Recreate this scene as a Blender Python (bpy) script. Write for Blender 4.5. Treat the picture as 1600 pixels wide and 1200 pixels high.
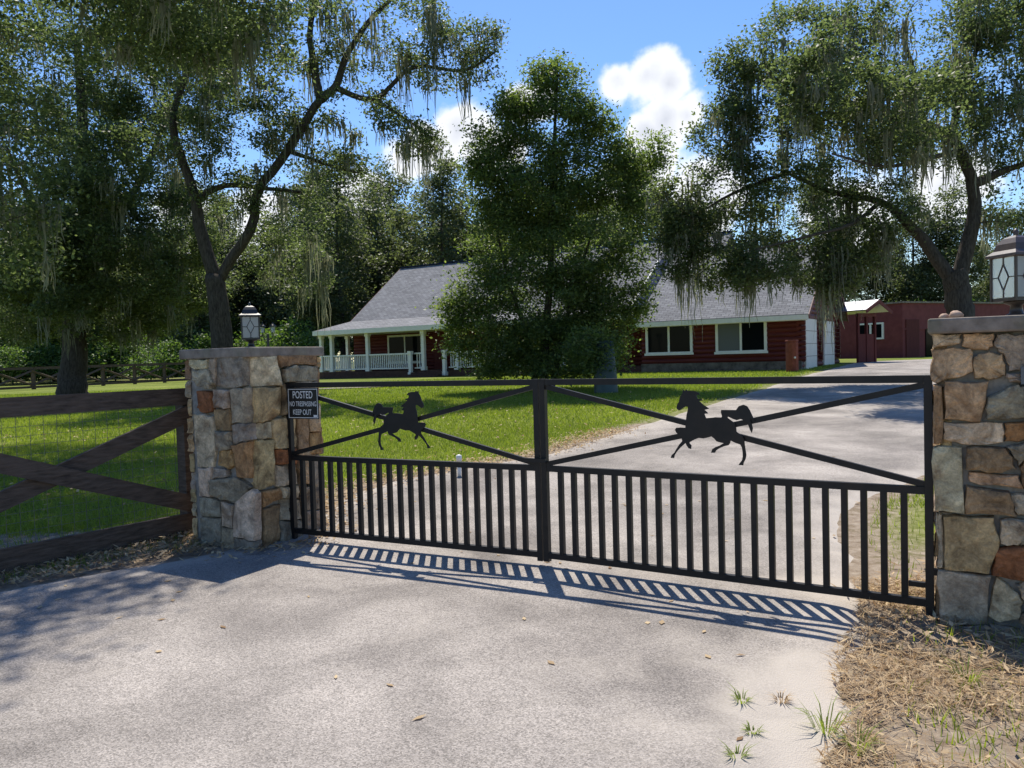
import bpy, bmesh, math, random
import numpy as np
from mathutils import Vector, Matrix
from mathutils.geometry import tessellate_polygon
R = math.radians
scene = bpy.context.scene
for o in list(bpy.data.objects): bpy.data.objects.remove(o)
C = scene.collection
# ------------------------------------------------------------------ camera
F_PX, PITCH, ROLL, EYE = 1210.0, R(2.03), R(1.65), 1.55
_f = Vector((0, math.cos(PITCH), -math.sin(PITCH))); _r0 = Vector((1, 0, 0)); _u0 = _r0.cross(_f)
_r = _r0*math.cos(ROLL) - _u0*math.sin(ROLL); _u = _u0*math.cos(ROLL) + _r0*math.sin(ROLL)
cd = bpy.data.cameras.new('camera'); cam = bpy.data.objects.new('camera', cd); C.objects.link(cam)
cd.sensor_fit = 'HORIZONTAL'; cd.sensor_width = 36; cd.lens = 36*F_PX/1600; cd.clip_end = 3000; cd.clip_start = .05
M = Matrix.Identity(4)
for i, v in enumerate((_r, _u, -_f)):
    for k in range(3): M[k][i] = v[k]
M[2][3] = EYE
cam.matrix_world = M; scene.camera = cam
# ------------------------------------------------------------------ light
SUN_EL, SUN_AZ = R(61), R(-4)            # azimuth from +Y towards +X
sd = Vector((math.sin(SUN_AZ)*math.cos(SUN_EL), math.cos(SUN_AZ)*math.cos(SUN_EL), math.sin(SUN_EL)))
sl = bpy.data.lights.new('sun', 'SUN'); sl.energy = 3.55; sl.angle = R(.53); sl.color = (1, .94, .84)
so = bpy.data.objects.new('sun', sl); C.objects.link(so); so.rotation_euler = sd.to_track_quat('Z', 'Y').to_euler()
scene.render.engine = 'CYCLES'
vs = scene.view_settings; vs.view_transform = 'Standard'; vs.look = 'None'; vs.exposure = 0.86; vs.gamma = 1; vs.use_curve_mapping = False
scene.cycles.max_bounces = 4; scene.cycles.diffuse_bounces = 2; scene.cycles.transmission_bounces = 4; scene.cycles.transparent_max_bounces = 4
scene.cycles.caustics_reflective = False; scene.cycles.caustics_refractive = False

def ray(px, py): return _f + _r*((px-800)/F_PX) - _u*((py-600)/F_PX)
def at(px, py, y):
    v = ray(px, py); return Vector((0, 0, EYE)) + v*(y/v.y)
def terr(x, y):
    t = max(y-6.0, 0); s = .68*(1-math.exp(-(t*t/(t+2.0))/12))
    return s*(1+.012*max(-30, min(30, x)))
def on_ground(px, py):
    v = ray(px, py); t = .5
    while t < 300:
        p = Vector((0, 0, EYE)) + v*t
        if p.z < terr(p.x, p.y): return p
        t += .01 if t < 20 else .05
    return Vector((0, 0, EYE)) + v*300

# ------------------------------------------------------------------ world
world = bpy.data.worlds.new('World'); scene.world = world; world.use_nodes = True
wt = world.node_tree; wt.nodes.clear(); N = wt.nodes.new; L = wt.links.new
def wmath(op, a, b=None, c=None, clamp=False):
    n = N('ShaderNodeMath'); n.operation = op; n.use_clamp = clamp
    for i, q in enumerate((a, b, c)):
        if q is None: continue
        if isinstance(q, (int, float)): n.inputs[i].default_value = q
        else: L(q, n.inputs[i])
    return n.outputs[0]
sky = N('ShaderNodeTexSky'); sky.sky_type = 'NISHITA'; sky.sun_disc = False
sky.sun_elevation = SUN_EL; sky.sun_rotation = SUN_AZ; sky.altitude = 20; sky.air_density = 1.0; sky.dust_density = .3; sky.ozone_density = 2.2
hs = N('ShaderNodeHueSaturation'); hs.inputs['Saturation'].default_value = 1.25; hs.inputs['Hue'].default_value = .508; hs.inputs['Value'].default_value = .92; L(sky.outputs[0], hs.inputs['Color'])
tc = N('ShaderNodeTexCoord'); nrm = N('ShaderNodeVectorMath'); nrm.operation = 'NORMALIZE'; L(tc.outputs['Generated'], nrm.inputs[0])
D = nrm.outputs[0]
n1 = N('ShaderNodeTexNoise'); n1.inputs['Scale'].default_value = 11; n1.inputs['Detail'].default_value = 6; n1.inputs['Roughness'].default_value = .58; L(D, n1.inputs['Vector'])
n2 = N('ShaderNodeTexNoise'); n2.inputs['Scale'].default_value = 2.6; n2.inputs['Detail'].default_value = 3; L(D, n2.inputs['Vector'])
sep = N('ShaderNodeSeparateXYZ'); L(D, sep.inputs[0])
blobs = [(965,122,.036),(1010,118,.045),(1045,132,.034),(1040,185,.040),(1075,180,.034),(1010,205,.03),(715,205,.045),(745,225,.05),(690,240,.045),(660,215,.03),(815,165,.032),(845,160,.03),(640,255,.045),(790,245,.04),(1010,270,.045),(960,300,.05),(540,320,.045),(430,330,.045),(1100,310,.06),(1330,330,.07),(1480,300,.06),(300,330,.05),(580,300,.04)]
field = None
for px, py, r in blobs:
    d = ray(px, py).normalized(); vd = N('ShaderNodeVectorMath'); vd.operation = 'DISTANCE'; L(D, vd.inputs[0]); vd.inputs[1].default_value = d
    q = wmath('SUBTRACT', 1.0, wmath('DIVIDE', vd.outputs['Value'], r*.92))
    field = q if field is None else wmath('MAXIMUM', field, q)
# the rest of the sky: scattered cumulus low over the horizon
el = wmath('SUBTRACT', 1.0, wmath('DIVIDE', wmath('ABSOLUTE', wmath('SUBTRACT', sep.outputs['Z'], .16)), .22))
gen = wmath('ADD', wmath('MULTIPLY', wmath('SUBTRACT', n2.outputs['Fac'], .60), 5.0), wmath('MULTIPLY', wmath('SUBTRACT', el, 1.0), .9))
field = wmath('MAXIMUM', field, gen)
dens = wmath('ADD', field, wmath('MULTIPLY', wmath('SUBTRACT', n1.outputs['Fac'], .5), 2.1))
mask = N('ShaderNodeMapRange'); mask.interpolation_type = 'SMOOTHSTEP'; L(dens, mask.inputs['Value']); mask.inputs['From Min'].default_value = .04; mask.inputs['From Max'].default_value = .50
core = N('ShaderNodeMapRange'); L(dens, core.inputs['Value']); core.inputs['From Min'].default_value = .25; core.inputs['From Max'].default_value = 1.25
ramp = N('ShaderNodeMixRGB'); L(core.outputs[0], ramp.inputs[0]); ramp.inputs[1].default_value = (5.9, 6.0, 6.2, 1); ramp.inputs[2].default_value = (3.7, 3.9, 4.4, 1)
mixc = N('ShaderNodeMixRGB'); L(mask.outputs[0], mixc.inputs[0]); L(hs.outputs[0], mixc.inputs[1]); L(ramp.outputs[0], mixc.inputs[2])
bg = N('ShaderNodeBackground'); bg.inputs['Strength'].default_value = .108; L(mixc.outputs[0], bg.inputs['Color'])
wo = N('ShaderNodeOutputWorld'); L(bg.outputs[0], wo.inputs['Surface'])

# ------------------------------------------------------------------ helpers
rng = np.random.default_rng(7); random.seed(7)
def obj(name, verts, faces, mat=None, parent=None, smooth=False, uv=None):
    me = bpy.data.meshes.new(name)
    if parent is not None:
        l = parent['_w'] if '_w' in parent else parent.location
        verts = [(v[0]-l[0], v[1]-l[1], v[2]-l[2]) for v in verts]
    me.from_pydata([tuple(v) for v in verts], [], faces)
    if mat: me.materials.append(mat)
    if smooth: me.polygons.foreach_set('use_smooth', [True]*len(me.polygons))
    if uv is not None:
        ul = me.uv_layers.new(name='UVMap'); k = 0
        for p in me.polygons:
            for vi in p.vertices: ul.data[k].uv = uv[vi]; k += 1
    me.update()
    o = bpy.data.objects.new(name, me); C.objects.link(o)
    if parent is not None: o.parent = parent; o['_w'] = parent['_w'] if '_w' in parent else tuple(parent.location)
    return o
def fast(name, V, T, mat, parent=None, attrs=None, smooth=False):
    """big numpy mesh; T is (n,3) or (n,4)"""
    V = np.asarray(V, np.float32)
    if parent is not None: V = V - np.array(parent['_w'] if '_w' in parent else tuple(parent.location), np.float32)
    T = np.asarray(T, np.int32); k = T.shape[1]
    me = bpy.data.meshes.new(name); me.vertices.add(len(V)); me.vertices.foreach_set('co', V.ravel())
    me.loops.add(T.size); me.loops.foreach_set('vertex_index', T.ravel())
    me.polygons.add(len(T)); me.polygons.foreach_set('loop_start', np.arange(0, T.size, k, dtype=np.int32))
    me.polygons.foreach_set('loop_total', np.full(len(T), k, np.int32))
    if smooth: me.polygons.foreach_set('use_smooth', np.ones(len(T), bool))
    for an, data in (attrs or {}).items():
        a = me.attributes.new(an, 'FLOAT', 'POINT'); a.data.foreach_set('value', np.asarray(data, np.float32))
    me.materials.append(mat); me.update(calc_edges=True)
    o = bpy.data.objects.new(name, me); C.objects.link(o)
    if parent is not None: o.parent = parent; o['_w'] = parent['_w'] if '_w' in parent else tuple(parent.location)
    return o
def tag(o, label=None, cat=None, group=None, kind=None):
    if label: o['label'] = label
    if cat: o['category'] = cat
    if group: o['group'] = group
    if kind: o['kind'] = kind
    return o
def thing(name, label, cat, loc, group=None):
    o = bpy.data.objects.new(name, None); C.objects.link(o); o.location = loc; o['_w'] = tuple(loc); o.empty_display_size = .2
    return tag(o, label, cat, group)
class MB:
    def __init__(s): s.v = []; s.f = []
    def add(s, vs, fs):
        b = len(s.v); s.v += [tuple(v) for v in vs]; s.f += [tuple(i+b for i in f) for f in fs]; return s
    def frame_box(s, o, ax, ay, az, x0, x1, y0, y1, z0, z1):
        o = Vector(o); p = [o+ax*x+ay*y+az*z for z in (z0, z1) for x, y in ((x0, y0), (x1, y0), (x1, y1), (x0, y1))]
        return s.add(p, [(3,2,1,0),(4,5,6,7),(0,1,5,4),(1,2,6,5),(2,3,7,6),(3,0,4,7)])
    def bar(s, p, q, w, t, ref):
        """rectangular bar from p to q; w across (perpendicular to ref), t along ref"""
        p, q, ref = Vector(p), Vector(q), Vector(ref); d = (q-p).normalized(); a = d.cross(ref).normalized(); b = a.cross(d).normalized()
        pts = []
        for c in (p, q):
            for i, j in ((-1,-1),(1,-1),(1,1),(-1,1)): pts.append(c + a*(i*w/2) + b*(j*t/2))
        return s.add(pts, [(3,2,1,0),(4,5,6,7),(0,1,5,4),(1,2,6,5),(2,3,7,6),(3,0,4,7)])
    def tube(s, pts, rad, n=6, cap=True):
        pts = [Vector(p) for p in pts]; rad = rad if hasattr(rad, '__len__') else [rad]*len(pts); b = len(s.v); prev = None
        for i, p in enumerate(pts):
            d = (pts[min(i+1, len(pts)-1)]-pts[max(i-1, 0)]).normalized(); a = d.orthogonal().normalized() if prev is None else (prev-d*prev.dot(d)).normalized()
            prev = a; c = d.cross(a)
            for k in range(n):
                an = 2*math.pi*k/n; s.v.append(tuple(p + (a*math.cos(an)+c*math.sin(an))*rad[i]))
        for i in range(len(pts)-1):
            for k in range(n): s.f.append((b+i*n+k, b+i*n+(k+1)%n, b+(i+1)*n+(k+1)%n, b+(i+1)*n+k))
        if cap: s.f.append(tuple(b+k for k in reversed(range(n)))); s.f.append(tuple(b+(len(pts)-1)*n+k for k in range(n)))
        return s
    def lathe(s, c, prof, n=16, rot=0.0):
        c = Vector(c); b = len(s.v)
        for r, z in prof:
            for k in range(n): a = rot+2*math.pi*k/n; s.v.append((c.x+r*math.cos(a), c.y+r*math.sin(a), c.z+z))
        for i in range(len(prof)-1):
            for k in range(n): s.f.append((b+i*n+k, b+i*n+(k+1)%n, b+(i+1)*n+(k+1)%n, b+(i+1)*n+k))
        s.f.append(tuple(b+k for k in reversed(range(n)))); s.f.append(tuple(b+(len(prof)-1)*n+k for k in range(n)))
        return s
    def build(s, name, mat, parent=None, smooth=False, uv=None): return obj(name, s.v, s.f, mat, parent, smooth, uv)
Z = Vector((0, 0, 1))

# ------------------------------------------------------------------ materials
def mat(name, base=(.5,.5,.5), rough=.7, spec=.3, metal=0.0):
    m = bpy.data.materials.new(name); m.use_nodes = True; b = m.node_tree.nodes['Principled BSDF']
    b.inputs['Base Color'].default_value = (*base, 1); b.inputs['Roughness'].default_value = rough
    b.inputs['Specular IOR Level'].default_value = spec; b.inputs['Metallic'].default_value = metal
    return m
def nd(m, t, **kw):
    n = m.node_tree.nodes.new(t)
    for k, v in kw.items():
        if k in n.inputs: n.inputs[k].default_value = v
        else: setattr(n, k, v)
    return n
def lk(m, a, b): m.node_tree.links.new(a, b)
def noise_mat(name, c1, c2, scale=5, rough=.8, bump=.3, detail=8, stretch=None, spec=.25, c3=None, scale3=1.0, fac3=.5, dist=.02):
    m = mat(name, c1, rough, spec); b = m.node_tree.nodes['Principled BSDF']
    tcn = nd(m, 'ShaderNodeTexCoord'); src = tcn.outputs['Object']
    if stretch:
        mp = nd(m, 'ShaderNodeMapping'); mp.inputs['Scale'].default_value = stretch; lk(m, src, mp.inputs['Vector']); src = mp.outputs[0]
    n = nd(m, 'ShaderNodeTexNoise', Scale=scale, Detail=detail, Roughness=.62); lk(m, src, n.inputs['Vector'])
    rp = nd(m, 'ShaderNodeValToRGB'); rp.color_ramp.elements[0].position = .32; rp.color_ramp.elements[1].position = .68
    rp.color_ramp.elements[0].color = (*c1, 1); rp.color_ramp.elements[1].color = (*c2, 1); lk(m, n.outputs['Fac'], rp.inputs[0]); out = rp.outputs[0]
    if c3:
        n3 = nd(m, 'ShaderNodeTexNoise', Scale=scale3, Detail=4); lk(m, tcn.outputs['Object'], n3.inputs['Vector'])
        r3 = nd(m, 'ShaderNodeMapRange'); r3.inputs['From Min'].default_value = .48; r3.inputs['From Max'].default_value = .68; r3.inputs['To Max'].default_value = fac3; lk(m, n3.outputs['Fac'], r3.inputs['Value'])
        mx = nd(m, 'ShaderNodeMixRGB'); lk(m, r3.outputs[0], mx.inputs[0]); lk(m, out, mx.inputs[1]); mx.inputs[2].default_value = (*c3, 1); out = mx.outputs[0]
    lk(m, out, b.inputs['Base Color'])
    if bump:
        bp = nd(m, 'ShaderNodeBump', Strength=bump, Distance=dist); lk(m, n.outputs['Fac'], bp.inputs['Height']); lk(m, bp.outputs[0], b.inputs['Normal'])
    return m
def leaf_mat(name, dark, light, trans, tfac=.42, rough=.5, spec=.35):
    m = bpy.data.materials.new(name); m.use_nodes = True; nt = m.node_tree; b = nt.nodes['Principled BSDF']; out = nt.nodes['Material Output']
    at_ = nd(m, 'ShaderNodeAttribute', attribute_name='rnd')
    mx = nd(m, 'ShaderNodeMixRGB'); mx.inputs[1].default_value = (*dark, 1); mx.inputs[2].default_value = (*light, 1); lk(m, at_.outputs['Fac'], mx.inputs[0])
    lk(m, mx.outputs[0], b.inputs['Base Color']); b.inputs['Roughness'].default_value = rough; b.inputs['Specular IOR Level'].default_value = spec
    tr = nd(m, 'ShaderNodeBsdfTranslucent'); t2 = nd(m, 'ShaderNodeMixRGB', blend_type='MULTIPLY'); t2.inputs[0].default_value = 1
    lk(m, mx.outputs[0], t2.inputs[1]); t2.inputs[2].default_value = (*trans, 1); lk(m, t2.outputs[0], tr.inputs['Color'])
    ms = nd(m, 'ShaderNodeMixShader'); ms.inputs[0].default_value = tfac; lk(m, b.outputs[0], ms.inputs[1]); lk(m, tr.outputs[0], ms.inputs[2]); lk(m, ms.outputs[0], out.inputs['Surface'])
    return m
m_oak = leaf_mat('oak_leaves', (.045,.062,.028), (.12,.145,.062), (2.2,2.35,1.5), tfac=.5)
m_young = leaf_mat('young_oak_leaves', (.046,.074,.027), (.135,.17,.06), (2.4,2.5,1.2), tfac=.5)
m_wood_leaf = leaf_mat('woodland_leaves', (.045,.06,.03), (.115,.135,.065), (2.1,2.2,1.3), tfac=.45)
m_bush = leaf_mat('bush_leaves', (.05,.09,.02), (.14,.2,.06), (1.8,2.0,.9))
m_moss = leaf_mat('spanish_moss', (.13,.135,.10), (.29,.29,.21), (1.5,1.5,1.2), tfac=.4, rough=.9, spec=.1)
m_grass = leaf_mat('lawn_blades', (.125,.18,.028), (.255,.315,.065), (1.7,1.7,.6), tfac=.45, rough=.5, spec=.3)
m_dry = leaf_mat('dry_litter', (.25,.155,.08), (.62,.48,.29), (1.3,1.2,1.0), tfac=.25, rough=.7, spec=.2)
m_bark = noise_mat('oak_bark', (.035,.028,.022), (.10,.085,.07), scale=9, bump=.9, stretch=(2.5,2.5,.6), rough=.95, spec=.1)
m_gate = noise_mat('black_painted_steel', (.006,.006,.007), (.013,.012,.012), scale=14, rough=.45, bump=.05, spec=.32, c3=(.035,.022,.014), scale3=6, fac3=.3)
m_concrete = noise_mat('cap_concrete', (.15,.12,.095), (.31,.255,.21), scale=9, bump=.5, c3=(.10,.12,.06), scale3=3, fac3=.5)
m_mortar = noise_mat('mortar', (.22,.20,.17), (.36,.325,.28), scale=25, bump=.5)
m_fence = noise_mat('weathered_brown_boards', (.05,.035,.026), (.135,.098,.075), scale=6, bump=.6, stretch=(1.2,1.2,7), c3=(.13,.09,.066), scale3=2.5, fac3=.5)
m_white = noise_mat('white_paint', (.72,.73,.68), (.82,.82,.78), scale=4, bump=.03, rough=.55)
m_cream = noise_mat('cream_door_paint', (.66,.65,.58), (.74,.73,.66), scale=3, bump=.03, rough=.5)
m_log = noise_mat('red_stained_logs', (.078,.014,.012), (.145,.028,.024), scale=3, bump=.25, stretch=(.4,.4,6), rough=.6, spec=.3)
m_redwall = noise_mat('dull_red_wall', (.145,.038,.038), (.20,.055,.053), scale=3, bump=.1)
m_darkred = noise_mat('dark_red_boards', (.08,.02,.018), (.13,.032,.028), scale=5, bump=.2, stretch=(6,6,.5))
m_deck = noise_mat('dark_deck', (.05,.025,.02), (.09,.05,.04), scale=5, bump=.1)
m_metalroof = mat('galvanised_roof', (.45,.46,.48), .35, .5, .6)
m_glass = mat('dark_window_glass', (.006,.008,.010), .05, .05)
m_screen = mat('pale_window_blind', (.10,.11,.12), .4, .5)
m_navy = mat('navy_flashing', (.018,.028,.06), .9, .05)
m_base = noise_mat('dark_base_stones', (.07,.06,.05), (.21,.18,.145), scale=4, bump=.8, dist=.05)
m_lampmetal = mat('lamp_black_metal', (.018,.017,.017), .38, .5)
m_bronze = noise_mat('lamp_bronze_metal', (.045,.03,.022), (.08,.055,.04), scale=20, bump=.05, rough=.42, spec=.5)
m_teal = noise_mat('teal_plastic', (.042,.07,.072), (.065,.10,.10), scale=3, bump=.05, rough=.5)
m_rust = noise_mat('red_brown_post', (.15,.04,.025), (.25,.075,.05), scale=6, bump=.3)
m_wire = mat('fence_wire', (.16,.16,.15), .5, .5, .6)
m_pvc = mat('white_pvc', (.75,.74,.70), .5, .4)
m_signblack = mat('sign_black', (.012,.013,.014), .4, .4)
m_signwhite = mat('sign_white', (.72,.72,.70), .5, .3)
m_tan = noise_mat('tan_pebble', (.34,.22,.15), (.48,.34,.25), scale=15, bump=.3)
gl = mat('frosted_lamp_glass', (.80,.82,.78), .35, .5); gl.node_tree.nodes['Principled BSDF'].inputs['Transmission Weight'].default_value = .65; m_lglass = gl
# stones: colour from each stone's own object colour
m_stone = mat('field_stone', (.4,.35,.3), .85, .25)
def _stone():
    m = m_stone; b = m.node_tree.nodes['Principled BSDF']; oi = nd(m, 'ShaderNodeObjectInfo'); tcn = nd(m, 'ShaderNodeTexCoord')
    ad = nd(m, 'ShaderNodeVectorMath', operation='ADD'); lk(m, tcn.outputs['Object'], ad.inputs[0])
    mu = nd(m, 'ShaderNodeVectorMath', operation='SCALE'); mu.inputs['Scale'].default_value = 17; cmb = nd(m, 'ShaderNodeCombineXYZ')
    for k in range(3): lk(m, oi.outputs['Random'], cmb.inputs[k])
    lk(m, cmb.outputs[0], mu.inputs[0]); lk(m, mu.outputs[0], ad.inputs[1])
    n = nd(m, 'ShaderNodeTexNoise', Scale=7, Detail=10, Roughness=.65, Distortion=.6); lk(m, ad.outputs[0], n.inputs['Vector'])
    w = nd(m, 'ShaderNodeTexNoise', Scale=3, Detail=4, Distortion=1.5); lk(m, ad.outputs[0], w.inputs['Vector'])
    rp = nd(m, 'ShaderNodeValToRGB'); rp.color_ramp.elements[0].position = .3; rp.color_ramp.elements[1].position = .72; rp.color_ramp.elements[0].color = (.30,.27,.25,1); rp.color_ramp.elements[1].color = (1.5,1.46,1.40,1)
    lk(m, n.outputs['Fac'], rp.inputs[0])
    mx = nd(m, 'ShaderNodeMixRGB', blend_type='MULTIPLY'); mx.inputs[0].default_value = 1; lk(m, oi.outputs['Color'], mx.inputs[1]); lk(m, rp.outputs[0], mx.inputs[2])
    st = nd(m, 'ShaderNodeMapRange'); st.inputs['From Min'].default_value = .55; st.inputs['From Max'].default_value = .72; st.inputs['To Max'].default_value = .75; lk(m, w.outputs['Fac'], st.inputs['Value'])
    m2 = nd(m, 'ShaderNodeMixRGB'); lk(m, st.outputs[0], m2.inputs[0]); lk(m, mx.outputs[0], m2.inputs[1]); m2.inputs[2].default_value = (.23,.115,.05,1)
    fzc = nd(m, 'ShaderNodeTexNoise', Scale=55, Detail=9, Roughness=.75); lk(m, ad.outputs[0], fzc.inputs['Vector']); fr = nd(m, 'ShaderNodeMapRange'); fr.inputs['From Min'].default_value = .3; fr.inputs['From Max'].default_value = .7; fr.inputs['To Min'].default_value = .6; fr.inputs['To Max'].default_value = 1.3; lk(m, fzc.outputs['Fac'], fr.inputs['Value'])
    fs_ = nd(m, 'ShaderNodeVectorMath', operation='SCALE'); lk(m, m2.outputs[0], fs_.inputs[0]); lk(m, fr.outputs[0], fs_.inputs['Scale']); lk(m, fs_.outputs[0], b.inputs['Base Color'])
    fz = nd(m, 'ShaderNodeTexNoise', Scale=38, Detail=8, Roughness=.7); lk(m, ad.outputs[0], fz.inputs['Vector'])
    hsum = nd(m, 'ShaderNodeMath', operation='MULTIPLY_ADD'); lk(m, fz.outputs['Fac'], hsum.inputs[0]); hsum.inputs[1].default_value = .3; lk(m, n.outputs['Fac'], hsum.inputs[2])
    bp = nd(m, 'ShaderNodeBump', Strength=.9, Distance=.05); lk(m, hsum.outputs[0], bp.inputs['Height']); lk(m, bp.outputs[0], b.inputs['Normal'])
_stone()
# roof shingles
m_roof = mat('grey_shingles', (.2,.2,.21), .9, .2)
def _roof():
    m = m_roof; b = m.node_tree.nodes['Principled BSDF']; u = nd(m, 'ShaderNodeUVMap')
    br = nd(m, 'ShaderNodeTexBrick', Scale=1.0); br.offset = .5; br.inputs['Brick Width'].default_value = .32; br.inputs['Row Height'].default_value = .15; br.inputs['Mortar Size'].default_value = .010; br.inputs['Mortar Smooth'].default_value = .3
    br.inputs['Color1'].default_value = (.165,.165,.168,1); br.inputs['Color2'].default_value = (.25,.25,.253,1); br.inputs['Mortar'].default_value = (.06,.06,.065,1); br.inputs['Bias'].default_value = 0
    lk(m, u.outputs[0], br.inputs['Vector'])
    n = nd(m, 'ShaderNodeTexNoise', Scale=.5, Detail=5); lk(m, u.outputs[0], n.inputs['Vector'])
    mr = nd(m, 'ShaderNodeMapRange'); mr.inputs['To Min'].default_value = .75; mr.inputs['To Max'].default_value = 1.25; lk(m, n.outputs['Fac'], mr.inputs['Value'])
    mx = nd(m, 'ShaderNodeVectorMath', operation='SCALE'); lk(m, br.outputs['Color'], mx.inputs[0]); lk(m, mr.outputs[0], mx.inputs['Scale']); lk(m, mx.outputs[0], b.inputs['Base Color'])
    bp = nd(m, 'ShaderNodeBump', Strength=.5, Distance=.02); lk(m, br.outputs['Fac'], bp.inputs['Height']); bp.invert = True; lk(m, bp.outputs[0], b.inputs['Normal'])
_roof()
# ground: grass soil with bare, littered margins (attribute 'dirt')
m_ground = mat('grass_soil', (.1,.15,.03), .95, .1)
def _ground():
    m = m_ground; b = m.node_tree.nodes['Principled BSDF']; g = nd(m, 'ShaderNodeNewGeometry')
    n = nd(m, 'ShaderNodeTexNoise', Scale=.35, Detail=6, Roughness=.6); lk(m, g.outputs['Position'], n.inputs['Vector'])
    f = nd(m, 'ShaderNodeTexNoise', Scale=9, Detail=8, Roughness=.7); lk(m, g.outputs['Position'], f.inputs['Vector'])
    r1 = nd(m, 'ShaderNodeValToRGB'); e = r1.color_ramp.elements; e[0].position = .3; e[0].color = (.11,.15,.022,1); e[1].position = .7; e[1].color = (.23,.26,.055,1); lk(m, n.outputs['Fac'], r1.inputs[0])
    r2 = nd(m, 'ShaderNodeValToRGB'); e = r2.color_ramp.elements; e[0].position = .35; e[0].color = (.5,.5,.5,1); e[1].position = .7; e[1].color = (1.3,1.3,1.2,1); lk(m, f.outputs['Fac'], r2.inputs[0])
    mu = nd(m, 'ShaderNodeMixRGB', blend_type='MULTIPLY'); mu.inputs[0].default_value = 1; lk(m, r1.outputs[0], mu.inputs[1]); lk(m, r2.outputs[0], mu.inputs[2])
    a = nd(m, 'ShaderNodeAttribute', attribute_name='dirt'); sm = nd(m, 'ShaderNodeMath', operation='MULTIPLY_ADD'); lk(m, f.outputs['Fac'], sm.inputs[0]); sm.inputs[1].default_value = 1.2; lk(m, a.outputs['Fac'], sm.inputs[2])
    mr = nd(m, 'ShaderNodeMapRange'); mr.inputs['From Min'].default_value = .85; mr.inputs['From Max'].default_value = 1.35; lk(m, sm.outputs[0], mr.inputs['Value'])
    r3 = nd(m, 'ShaderNodeValToRGB'); e = r3.color_ramp.elements; e[0].position = .3; e[0].color = (.14,.095,.06,1); e[1].position = .7; e[1].color = (.37,.31,.24,1); lk(m, f.outputs['Fac'], r3.inputs[0])
    mx = nd(m, 'ShaderNodeMixRGB'); lk(m, mr.outputs[0], mx.inputs[0]); lk(m, mu.outputs[0], mx.inputs[1]); lk(m, r3.outputs[0], mx.inputs[2]); lk(m, mx.outputs[0], b.inputs['Base Color'])
    bp = nd(m, 'ShaderNodeBump', Strength=.6, Distance=.05); lk(m, f.outputs['Fac'], bp.inputs['Height']); lk(m, bp.outputs[0], b.inputs['Normal'])
_ground()
m_drive = mat('worn_pale_asphalt', (.35,.33,.31), .92, .2)
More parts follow.
